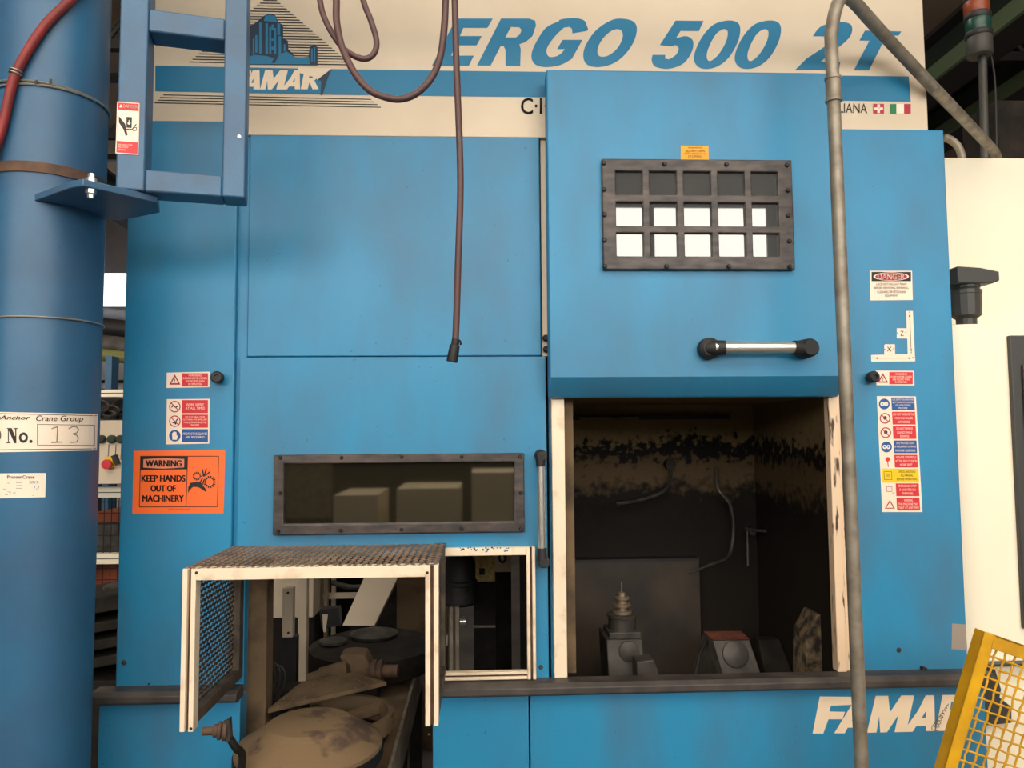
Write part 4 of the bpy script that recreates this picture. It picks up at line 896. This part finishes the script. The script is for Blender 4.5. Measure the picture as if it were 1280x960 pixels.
def ring_on_col(z, r, dz=0.0, n=64, extra=0.003, th0=0):
    return [Vector((CXc + cos(a) * (CR + extra), CYc + sin(a) * (CR + extra), z + dz * cos(a))) for a in [2 * pi * i / n for i in range(n + 1)]]
zc = cyl(68, 212, 0).z
cl = thing('band_clamp', 'rusty steel band clamp round the crane column with two bolts', 'clamp', (CXc, CYc - CR, zc))
n = 64; vs = []
for k in range(n):
    a = 2 * pi * k / n
    for r_, z_ in ((CR, -.012), (CR + .004, -.012), (CR + .004, .012), (CR, .012)): vs.append(Vector((CXc + cos(a) * r_, CYc + sin(a) * r_, zc + z_)))
MB().add(vs, [(4 * k + j, 4 * k + (j + 1) % 4, 4 * ((k + 1) % n) + (j + 1) % 4, 4 * ((k + 1) % n) + j) for k in range(n) for j in range(4)], RUST).build('band', cl)
# bracket plate and jib ladder frame
jo = Vector((-.825, -.41, 0)); je = Vector((.974, .225, 0)).normalized(); jn = Vector((.225, -.974, 0)).normalized()
fj = plane(jo, jn)
jib = thing('ladder_frame', 'blue welded rectangular-tube ladder frame bracketed to the crane column', 'frame', (jo.x, jo.y, 2.0))
def jsz(px, py): p = fj(px, py, 0); return ((p - jo).dot(je), p.z)
def jbox(s0, s1, z0, z1, dep=.075, name='upright', M=JIB, front=0.0):
    a = jo + je * s0 + jn * front; b = jo + je * s1 + jn * front; bk = -jn * dep
    return MB().hexa([a + up * z0, b + up * z0, b + up * z1, a + up * z1, a + bk + up * z0, b + bk + up * z0, b + bk + up * z1, a + bk + up * z1], M).build(name, jib, bevel=.004)
s0, zb0 = jsz(144, 240); s1, _ = jsz(181, 225); s2, _ = jsz(277.5, 225); s3, zb1 = jsz(306.5, 247)
zbot = (jsz(181, 239)[1] + zb1) / 2
jbox(s0, s1, zbot, 3.3); jbox(s2, s3, zbot, 3.3)
for pt, pb in ((10, 38), (211.5, 239)):
    jbox(s1, s2, jsz(183, pb)[1], jsz(183, pt)[1], .07, 'rung', front=-.001)
jbox(s1, s2, 3.0, 3.06, .07, 'rung', front=-.001)
zp = zbot - .001
g = MB(); gp = [PZ(88, 226, zp), PZ(104, 223, zp), PZ(197, 245, zp), PZ(200, 258, zp), PZ(150, 268, zp), Vector((CXc + CR * .9, CYc + .03, zp)), Vector((CXc + CR * .8, CYc - CR * .62, zp)), Vector((CXc + CR * .3, CYc - CR * .96, zp))]
gp = [Vector((p.x, p.y, zp)) for p in gp]
g.prism(gp, (0, 0, -.016), JIB); g.build('bracket_plate', jib, bevel=.002)
for py in (219, 242):
    p = PZ(114, 228, zp); zt_ = zp if py < 230 else zp - .016; s_ = 1 if py < 230 else -1
    q = Vector((p.x, p.y, zt_)); MB().lathe(q - Vector((0, 0, s_ * .001)), (0, 0, s_), [(.011, 0), (.011, .01), (.007, .012), (.007, .02), (.0001, .02)], STEEL, 6).build('bolt', jib)
jt = fj(265, 170, 0); MB().lathe(jo + je * jsz(299, 171)[0] + up * jsz(299, 171)[1], jn, [(.004, -.001), (.004, .002), (.0001, .003)], STEEL, 12).build('rivet', jib)
D = Decal(fj).base(((146.5, 126.5), (174.5, 128.5), (173, 194), (144.3, 192)), RED)
D.quad(((147.5, 137), (173, 139), (171.8, 178), (146, 176)), STWHITE)
D.line([(147, 127.5), (174, 129.5), (172.5, 193), (144.8, 191), (147, 127.5)], 1.0, STWHITE)
D.text('DANGER', 154, 130.5, 172, 134.5, STWHITE, bold=.02, dy=1).poly([(149, 134.2), (151, 130.2), (153.3, 134.4)], STWHITE)
D.poly([(148.5, 145), (156.5, 155), (157.5, 160), (159.5, 169), (157, 170), (154.5, 162), (148.5, 153)], INK, .0009)
D.poly([(158, 146), (165, 146.5), (164.5, 160), (158, 159.5)], INK, .0009).disc(161.3, 154, 1.8, STWHITE, .0012).rect(160.9, 150, 161.7, 154, STWHITE, .0012)
D.line([(158, 161.5), (165, 162), (170.5, 155)], 1.3, INK, .0009).line([(166, 160), (170.5, 159), (170.5, 163), (166, 163.5)], .9, INK, .0009)
for i, (t, w) in enumerate((('KEEP HANDS CLEAR', 18), ('PINCH POINT', 13), ('MACHINE MOVES', 9))): D.text(t, 147.5, 179.8 + i * 3, 147.5 + w, 181.8 + i * 3, STWHITE, dy=.6)
D.done('pinch_sticker', jib, 'narrow red and white danger sticker with crushed hand pictogram')

# tie wires round the column
zw = cyl(68, 106, 0).z
w = MB(); w.tube(ring_on_col(zw, 0, -.003), .0028, WIRE, 6, False).tube(ring_on_col(zw - .009, 0, .004), .0028, WIRE, 6, False)
for p_ in ((44, 106), (62, 105)): q = cyl(p_[0], p_[1], .003); w.tube([q, q + Vector((.006, -.006, .01))], .003, WIRE, 6)
tag(w.build('tie_wire', None), 'doubled steel tie wire round the column, crossing over the red hose', 'wire')
w = MB().tube(ring_on_col(cyl(68, 398, 0).z, 0, .002), .0022, WIRE, 6, False)
tag(w.build('tie_wire', None), 'single thin tie wire round the blue column, halfway down', 'wire')
# red hose running up along the column
hpth = [cyl(-26, 230, .03), cyl(0, 168, .014), cyl(13, 115, .012), cyl(20, 92, .012), cyl(36, 62, .012), cyl(58, 30, .012), cyl(88, 0, .012), cyl(112, -30, .02), cyl(118, -70, .03)]
hh = MB().tube(catmull(hpth, 8), .0105, REDHOSE, 16)
tag(hh.build('red_hose', None), 'red rubber hose tied against the upper crane column', 'hose')
w = MB(); q = cyl(19, 92, .012); dd = (cyl(20, 92, .012) - cyl(13, 115, .012)).normalized(); uu = dd.cross(Vector((0, 1, 0))).normalized(); ww = dd.cross(uu)
for off in (0, .007): w.tube([q + dd * off + uu * (cos(a) * .013) + ww * (sin(a) * .013) for a in [2 * pi * i / 20 for i in range(21)]], .0018, WIRE, 6, False)
tag(w.build('hose_clip', None), 'small wire clip twisted round the red hose near the top', 'clip')

# ================================================================== HANGING HOSES
YH = -.48
ah = thing('air_hose', 'straight dark rubber hose hanging in front of the blue panel with black nozzle', 'hose', P(567, 440, YH))
MB().tube(catmull([Vector((P(567, -60, YH).x, YH, 2.9)), P(567, -60, YH), P(568.5, 0, YH), P(570.5, 80, YH), P(574.5, 180, YH), P(575.5, 240, YH), P(573, 320, YH), P(570.5, 400, YH), P(569, 430, YH)], 8), .0075, HOSE, 14).build('hose_line', ah)
MB().lathe(P(570, 424, YH), P(565, 452, YH) - P(570, 424, YH), [(.009, 0), (.0085, .012), (.011, .014), (.0125, .045), (.0115, .05), (.0001, .05)], BLACK, 18).build('nozzle', ah)
MB().tube([P(571, 429, YH), P(575.5, 426, YH - .003), P(576, 431, YH)], .0025, BLACK, 8).build('trigger', ah)
lp = thing('coiled_hose', 'looped brown rubber hose hanging in two bights over the name board', 'hose', P(500, 123, YH + .02))
MB().tube(catmull([Vector((P(395, -60, YH).x, YH + .03, 2.9)), P(395, -60, YH + .03), P(400, 0, YH + .03), P(408, 28, YH + .03), P(425, 56, YH + .035), P(441, 69, YH + .035), P(457, 73.5, YH + .035), P(468, 66, YH + .035), P(470.5, 50, YH + .035), P(463, 24, YH + .035), P(454, 0, YH + .035), P(440, -60, YH + .03), Vector((P(438, -60, YH).x, YH + .03, 2.9))], 8), .0068, HOSE, 14).build('short_bight', lp)
MB().tube(catmull([Vector((P(421, -60, YH).x, YH, 2.9)), P(421, -60, YH), P(420.5, 0, YH), P(421, 28, YH), P(428, 60, YH), P(443, 91, YH), P(461, 112, YH), P(480, 121, YH), P(500, 124, YH), P(520, 117, YH), P(539, 98, YH), P(550, 72, YH), P(555, 38, YH), P(557, 0, YH), P(557, -60, YH), Vector((P(557, -60, YH).x, YH, 2.9))], 8), .0078, HOSE, 14).build('long_bight', lp)

bm_ = thing('jib_boom', 'blue overhead boom on the crane column that carries the hanging hoses', 'boom', (CXc, CYc, 2.9))
MB().box(CXc, 2.6, YH - .06, YH + .06, 2.9, 2.915, JIB).box(CXc, 2.6, YH - .008, YH + .008, 2.915, 3.1, JIB).box(CXc, 2.6, YH - .06, YH + .06, 3.1, 3.115, JIB).build('beam', bm_)
MB().lathe((CXc, CYc, 2.88), (0, 0, 1), [(CR + .001, 0), (CR + .02, .002), (CR + .02, .25), (CR + .001, .252)], JIB, 40).box(CXc - .05, CXc + .05, YH + .06, CYc - CR - .01, 2.9, 3.1, JIB).build('collar', bm_)
# ================================================================== GALVANISED PIPE
YP = -.25
cp_ = thing('conduit_pipe', 'grey galvanised pipe standing before the machine door and bending back over its top', 'pipe', (P(1077, 960, YP).x, YP, 0))
ztop = P(1058, -12, YP).z; xp = lambda py: P(1041 + (py - 100) * (1077 - 1041) / 860, py, YP)
pb = xp(960); pt0 = xp(45)
path = [Vector((pb.x, YP, 0)), pb, xp(500), xp(120), pt0] + catmull([pt0, P(1044, 14, YP), P(1053, -4, YP + .01), P(1066, 1, YP + .03), P(1085, 22, YP + .06)], 6)[1:] + [P(1120, 60, -.07), P(1166, 109, -.03), P(1205, 149, .22), P(1243, 189, .50), P(1247, 200, .56)]
MB().tube(path, .0165, GALV, 20).build('pipe_run', cp_)
q = xp(113); MB().lathe(Vector((q.x, YP, xp(128).z)), (0, 0, 1), [(.017, 0), (.0205, .001), (.0205, .008), (.0185, .010), (.0185, .058), (.0205, .060), (.0205, .066), (.017, .067)], GALV, 24).build('coupling', cp_)

# ================================================================== WHITE MACHINE ON THE RIGHT
wm = thing('white_machine', 'cream-white machine housing at the right edge with dark sliding window', 'machine', (2.0, .8, 0))
zl = 1.825
def rounded(x0, x1, y0, y1, r, z0, z1, M):
    pts = []
    for k in range(13):
        a = pi + (pi / 2) * k / 12; pts.append((x0 + r + cos(a) * r, y0 + r + sin(a) * r, z0))
    pts += [(x1, y0, z0), (x1, y1, z0), (x0, y1, z0)]
    return MB().prism(pts, (0, 0, z1 - z0), M)
rounded(1.41, 3.2, .15, 1.5, .12, .802, zl, WHITE).build('lower_housing', wm, bevel=.002)
rounded(1.415, 3.2, .16, 1.5, .11, 0, .796, WHITE).build('foot_housing', wm, bevel=.002)
MB().box(1.41, 3.2, .48, 1.5, zl, P(1200, 197, .48).z, WHITE).build('upper_housing', wm, bevel=.004)
wx = P(1258, 420, .15).x; z_t = P(1258, 420, .15).z; z_b = .9
wnd = MB().box(wx, wx + .9, .135, .152, z_b, z_t, DGREY).build('dark_window', wm, bevel=.003)
MB().box(wx + .03, wx + .9, .125, .135, z_b, z_t - .09, FRAMEBLK).build('window_slide', wnd, bevel=.004)
for dz in (.12, .22): MB().box(wx + .05, wx + .12, .118, .126, z_t - .09 - dz, z_t - .09 - dz + .06, DGREY).build('slot', wnd, bevel=.004)
MB().prism([P(1224, 836, .14), P(1243, 832, .14), P(1252, 862, .14), P(1250, 872, .14), P(1265, 884, .14), P(1265, 904, .14), P(1226, 908, .14), P(1222, 880, .14), P(1230, 862, .14)], (0, .05, 0), DGREY).build('door_roller', wm, bevel=.003)
MB().box(1.5, 3.2, .12, .15, .796, .803, DGREY).build('drip_edge', wm)
# sensor / cable gland on the ledge
sn = thing('ledge_connector', 'dark grey angled cable connector standing on the white machine ledge', 'connector', (1.555, .25, zl))
cxs = P(1207, 380, .25).x; sn.location.x = cxs
k_ = 2.35 / 940
MB().lathe((cxs, .25, zl), (0, 0, 1), [(.04, 0), (.04, .008), (.03, .01), (.03, .03), (.044, .04), (.046, .075), (.046, .108), (.048, .11), (.048, .122), (.041, .126), (.044, .13), (.044, .142), (.0001, .142)], DGREY, 14).build('body', sn, angle=25)
hz = zl + .138; x0 = cxs - .055; x1 = P(1236, 340, .25).x
MB().prism([(x0, .20, hz), (x1 - .022, .20, hz), (x1, .20, hz + .008), (x1, .20, hz + .038), (x1 - .06, .20, hz + .05), (x0, .20, hz + .055)], (0, .09, 0), DGREY).build('head', sn, bevel=.004)
for dx in (-.05, .045): MB().lathe((cxs + dx, .24, zl), (0, 0, 1), [(.008, 0), (.008, .01), (.0001, .01)], BLACK, 10).build('foot_screw', sn)
# signal tower
YS = .75; kx = (YS + 2.1) / 940; up_z = P(1200, 197, .48).z
sg = thing('signal_tower', 'orange and green signal tower light on a grey pole at the top right', 'signal light', (P(1229, 190, YS).x, YS, up_z))
xs = lambda px, py: P(px, py, YS)
MB().tube([Vector((xs(1230, 190).x, YS, up_z)), xs(1228, 66)], .0155, DGREY, 16).build('pole', sg)
def seg_(y0, y1, px, r, M, name):
    a = xs(px, y1); b = xs(px, y0); L = b.z - a.z
    return MB().lathe(a, (0, 0, 1), [(r * .96, 0), (r, .004), (r, L - .004), (r * .96, L), (.0001, L)], M, 30).build(name, sg)
seg_(47, 70, 1225, .047, DGREY, 'base_housing'); seg_(41, 47.5, 1223.5, .05, BLACK, 'collar'); seg_(25, 41.5, 1223, .046, mat('green_lens', (16, 66, 56), .3), 'green_lens')
seg_(18.5, 25.5, 1222, .049, BLACK, 'collar'); seg_(3, 19, 1221, .047, mat('orange_lens', (128, 56, 24), .4), 'orange_lens'); seg_(-3, 3.5, 1221, .05, BLACK, 'top_cap')
MB().tube(catmull([xs(1237, 60), xs(1243, 95), xs(1245, 140), xs(1246, 212)], 6), .004, BLACK, 8).build('cable', sg)
tb = MB().tube(catmull([P(1180, 172, .6), P(1190, 176, .6), P(1200, 188, .6), P(1206, 215, .6)], 6), .014, GALV, 12)
tag(tb.build('bent_tube', None), 'short bent grey tube rising behind the blue cabinet top right', 'tube')
jb = MB().box(P(1246, 120, 1.1).x, P(1285, 120, 1.1).x + .3, 1.1, 1.35, up_z, P(1250, 125, 1.1).z, DIRTD)
tag(jb.build('junction_box', None, bevel=.005), 'dim brown box on top of the white machine behind the signal tower', 'box')

# ================================================================== YELLOW MESH GUARD
Yy = -.45; C0 = P(1229.5, 789, Yy); th = radians(19.7)
gu = Vector((-sin(th), 0, -cos(th))); gv = Vector((cos(th), 0, -sin(th)))
GWid = .72; GL = (C0.z - GWid * sin(th)) / cos(th)
yg = thing('yellow_mesh_guard', 'tilted yellow angle-iron guard panel with woven wire mesh at bottom right', 'guard', C0 + gu * GL * .5)
def gbar(a, b, wdir, w, name='frame_bar'):
    yv = Vector((0, 1, 0)); a, b, wdir = Vector(a), Vector(b), Vector(wdir)
    mb = MB(); mb.hexa([a, b, b + wdir * w, a + wdir * w, a + yv * .004, b + yv * .004, b + wdir * w + yv * .004, a + wdir * w + yv * .004], YEL)
    mb.hexa([a, b, b + wdir * .004, a + wdir * .004, a + yv * .03, b + yv * .03, b + wdir * .004 + yv * .03, a + wdir * .004 + yv * .03], YEL)
    return mb.build(name, yg, bevel=.0012)
gbar(C0, C0 + gu * GL, gv, .027); gbar(C0 + gv * .0275, C0 + gv * (GWid - .0275), gu, .030); gbar(C0 + gv * GWid, C0 + gv * GWid + gu * GL, -gv, .027); gbar(C0 + gu * GL + gv * .0275, C0 + gu * GL + gv * (GWid - .0275), -gu, .027)
MB().tube([C0 + gv * .03 + gu * .025 + Vector((0, .006, 0)), C0 + gv * .03 + gu * (GL - .02) + Vector((0, .006, 0))], .0035, YEL, 8).build('edge_rod', yg)
def wires(d1, d2, L1, L2, pitch, ph):
    mb = MB(); n_ = int(L2 / pitch)
    for i in range(1, n_ + 1):
        pts = []; k = int(L1 / pitch) * 2 + 1
        for j in range(k + 1):
            s_ = min(j * pitch / 2, L1)
            wv = (1 if (j // 1 + i * 2 + ph) % 4 in (0,) else (-1 if (j + i * 2 + ph) % 4 == 2 else 0)) * .0018
            off_ = (.0006 if (j + i) % 2 else -.0006)
            pts.append(C0 + d1 * s_ + d2 * (i * pitch + off_) + Vector((0, .008 + wv, 0)))
        mb.tube(pts, .0023, YEL, 6)
    return mb
o_ = wires(gu, gv, GL - .005, GWid - .02, .0225, 0); o_.build('wire_mesh', yg)
o_ = wires(gv, gu, GWid - .005, GL - .02, .0235, 2); o_.build('wire_mesh', yg)

# ================================================================== BEHIND, SEEN THROUGH THE GAP ON THE LEFT
YB = 1.9
X = lambda px, Y=YB: P(px, 540, Y).x
Z = lambda py, Y=YB: P(140, py, Y).z
bgm = thing('rear_machine_frame', 'white barred machine frame seen through the gap left of the blue machine', 'machine', (-2.1, YB, 0))
for a_, b_ in ((487, 496), (609, 622), (692, 705)):
    m_ = MB(); m_.box(-2.55, -1.45, YB, YB + .05, Z(b_), Z((a_ + b_) / 2 + .6), WHITE).box(-2.55, -1.45, YB + .004, YB + .05, Z((a_ + b_) / 2 + .6), Z((a_ + b_) / 2 - .6), SILL).box(-2.55, -1.45, YB, YB + .05, Z((a_ + b_) / 2 - .6), Z(a_), WHITE); m_.build('cross_rail', bgm)
for x in (-2.55, -1.45): MB().box(x - .03, x + .03, YB - .002, YB + .06, 0, 1.75, WHITE).build('upright', bgm)
gm = MB()
for i in range(30): gm.tube([(-2.55 + .037 * i, YB + .03, Z(800)), (-2.55 + .037 * i, YB + .03, Z(622))], .0025, BLACK, 4)
for i in range(12): gm.tube([(-2.55, YB + .03, Z(628 + 14 * i)), (-1.45, YB + .03, Z(628 + 14 * i))], .0025, BLACK, 4)
gm.build('grid_mesh', bgm)
cpn = thing('push_button_station', 'cream push-button panel with red emergency stop in the left gap', 'panel', (X(140), YB - .06, Z(605)))
MB().box(-2.3, X(175), YB - .12, YB - .002, Z(603), Z(526), CREAM).build('enclosure', cpn, bevel=.003)
YF = YB - .12
for px, M_ in ((128, BLACK), (141, DKGREENM), (152, DKGREENM)):
    MB().lathe(P(px, 549, YF), (0, -1, 0), [(.021, 0), (.021, .02), (.016, .024), (.0001, .024)], M_, 16).build('push_button', cpn)
MB().lathe(P(138, 578, YF), (0, -1, 0), [(.032, 0), (.032, .006), (.0001, .006)], STYEL, 20).build('yellow_collar', cpn)
MB().lathe(P(137, 580, YF - .006), (0, -1, 0), [(.012, 0), (.012, .02), (.024, .022), (.024, .036), (.0001, .038)], RED, 20).build('emergency_stop', cpn)
MB().prism([P(142, 570, YF), P(147, 568, YF), P(151, 579, YF), P(147, 581, YF)], (0, -.03, 0), BLACK).build('key_switch', cpn)
cn = MB()
for px in (136, 145, 152): cn.tube([P(px, 555, YF - .002), P(px - 1, 575, YF - .002)], .0015, IRON, 5)
cn.build('engraved_line', cpn)
ob = MB().box(-2.2, -1.6, 2.3, 2.7, Z(770, 2.3), Z(640, 2.3), mat('orange_bin', (150, 74, 40), .6)).box(-2.2, -1.6, 2.32, 2.7, 0, Z(770, 2.3), DIRTD)
tag(ob.build('orange_bin', None, bevel=.01), 'orange bin behind the black grid of the white frame', 'bin')
rk = MB().box(-2.4, -1.8, 2.1, 2.2, Z(690, 2.1), Z(655, 2.1), IRON); rk.box(-2.3, -2.2, 2.1, 2.2, 0, Z(690, 2.1), IRON)
tag(rk.build('grey_tray', None, bevel=.004), 'grey metal tray behind the grid above the orange bin', 'tray')
# dark stock under it
Yk = 1.2
for i, (y0, y1, dx) in enumerate(((752, 772, 0), (784, 796, 5), (806, 818, -2), (828, 840, 3))):
    a = P(112, y0, Yk); b = P(160, y1, Yk); o = MB(); o.prism([Vector((a.x - .25, Yk, b.z - .03)), Vector((b.x + .0, Yk, b.z + .04)), Vector((b.x, Yk, a.z + .04)), Vector((a.x - .25, Yk, a.z - .03))], (0, .5, 0), DIRTD)
    tag(o.build('steel_slab', None, bevel=.006), ('topmost', 'second from top', 'third from top', 'lowest')[i] + ' dark steel slab of the slanting stack in the left gap', 'slab', 'dark steel slabs stacked in the left gap')
a = P(112, 845, Yk); b = P(160, 845, Yk); o = MB().box(a.x - .3, b.x + .02, Yk, Yk + .5, 0, a.z - .02, DIRTD)
tag(o.build('slab_pallet', None, bevel=.006), 'dark pallet base under the slanting steel slabs in the left gap', 'pallet')
dsk = MB().lathe((X(152, 1.4), 1.5, P(140, 750, 1.4).z), (0, 0, 1), [(.1, 0), (.11, .02), (.1, .05), (.06, .055), (.0001, .055)], IRON, 28)
tag(dsk.build('iron_disc', None), 'round iron disc on top of the dark slab stack', 'disc')
# coils and pipes above the panel, blue post, conduits
cab2 = MB()
for i, (px, py) in enumerate(((125, 508), (137, 514), (150, 506), (131, 520), (146, 521))): q = P(px, py, 2.1); cab2.tube([q + Vector((cos(a) * .045, .01 * i, sin(a) * .03)) for a in [2 * pi * k / 16 for k in range(17)]], .008, IRON, 6, False)
cab2.box(-2.3, X(175), 2.15, 2.2, Z(526, 2.15), Z(497, 2.15), BLACK); cab2.box(-2.3, X(175) - .02, YB - .12, 2.2, Z(526), Z(525), BLACK)
tag(cab2.build('coiled_cables', None), 'coils of grey cable above the cream push-button panel', 'cable')
bpst = MB().box(P(131, 480, 3.0).x, P(139, 480, 3.0).x, 3.0, 3.1, 0, P(135, 445, 3.0).z, COLBLUE)
tag(bpst.build('blue_post', None), 'thin blue post far behind in the left gap', 'post')
far = MB().box(-5.6, -3.2, 5.0, 5.6, 0, P(140, 445, 5.0).z, mat('pale_bluish_panel', (168, 170, 178), .6)).box(-5.6, -3.2, 4.98, 5.0, P(140, 475, 5.0).z - .03, P(140, 475, 5.0).z, DIRTD)
tag(far.build('far_housing', None, bevel=.01), 'pale bluish-grey machine housing far behind in the left gap', 'machine')
for i, (py, r, M_, Yq, w_) in enumerate(((393, .05, mat('pale_duct', (126, 132, 146), .6), 4.5, 'pale straight duct'), (410, .075, BLACK, 4.2, 'thick dark duct'), (433, .08, SILL, 3.6, 'grey duct with a green underside'), (445, .045, mat('olive_pipe', (110, 112, 60), .5), 3.4, 'olive green pipe'))):
    p_ = P(140, py, Yq); o = MB().tube(catmull([(p_.x - 1.2, Yq, p_.z + .12), (p_.x - .4, Yq, p_.z + .05), (p_.x, Yq, p_.z), (p_.x + .5, Yq, p_.z - .05), (p_.x + .9, Yq, p_.z)], 6), r, M_, 14)
    tag(o.build('overhead_duct', None), w_ + ' crossing the left gap below the bright window', 'duct', 'ducts across the left gap')
# tall column holding ducts up
o = MB().box(-3.3, -3.2, 3.3, 4.7, 0, 1.9, STRUCTM); tag(o.build('duct_support', None), 'dark support standing behind the ducts', 'support')

# ================================================================== OPPOSITE THE MACHINE (seen in the glass)
CRW = mat('aisle_cream_paint', (236, 224, 196), 0.6)
FACES = [('facing_cabinet', -1.25, -.88, .98, 'narrow cream cabinet across the aisle, left of two others mirrored in the wide window'),
         ('facing_cabinet', -.72, -.18, 1.03, 'middle cream cabinet with ribbed front across the aisle, mirrored in the wide window'),
         ('facing_cabinet', -.08, .62, 1.16, 'tallest cream cabinet across the aisle, mirrored at the right of the wide window')]
for nm, xa, xb, zt, lb in FACES:
    o = MB().box(xa, xb, -5.2, -4.4, .08, zt, CRW).box(xa + .02, xb - .02, -5.15, -4.45, 0, .08, DIRTD)
    n_ = int((xb - xa) / .09)
    for i in range(n_): o.box(xa + .03 + i * .09, xa + .05 + i * .09, -4.4, -4.385, .15, zt - .06, CRW)
    tag(o.build(nm, None), lb, 'cabinet', 'cream cabinets across the aisle')
o = MB().box(-4.5, 1.6, -7.4, -6.2, 0, 2.3, DIRTD).box(-3.4, -1.6, -6.2, -6.1, .6, 1.6, GALV)
tag(o.build('facing_machine', None, bevel=.02), 'big dark machine across the aisle behind the three cream cabinets', 'machine')
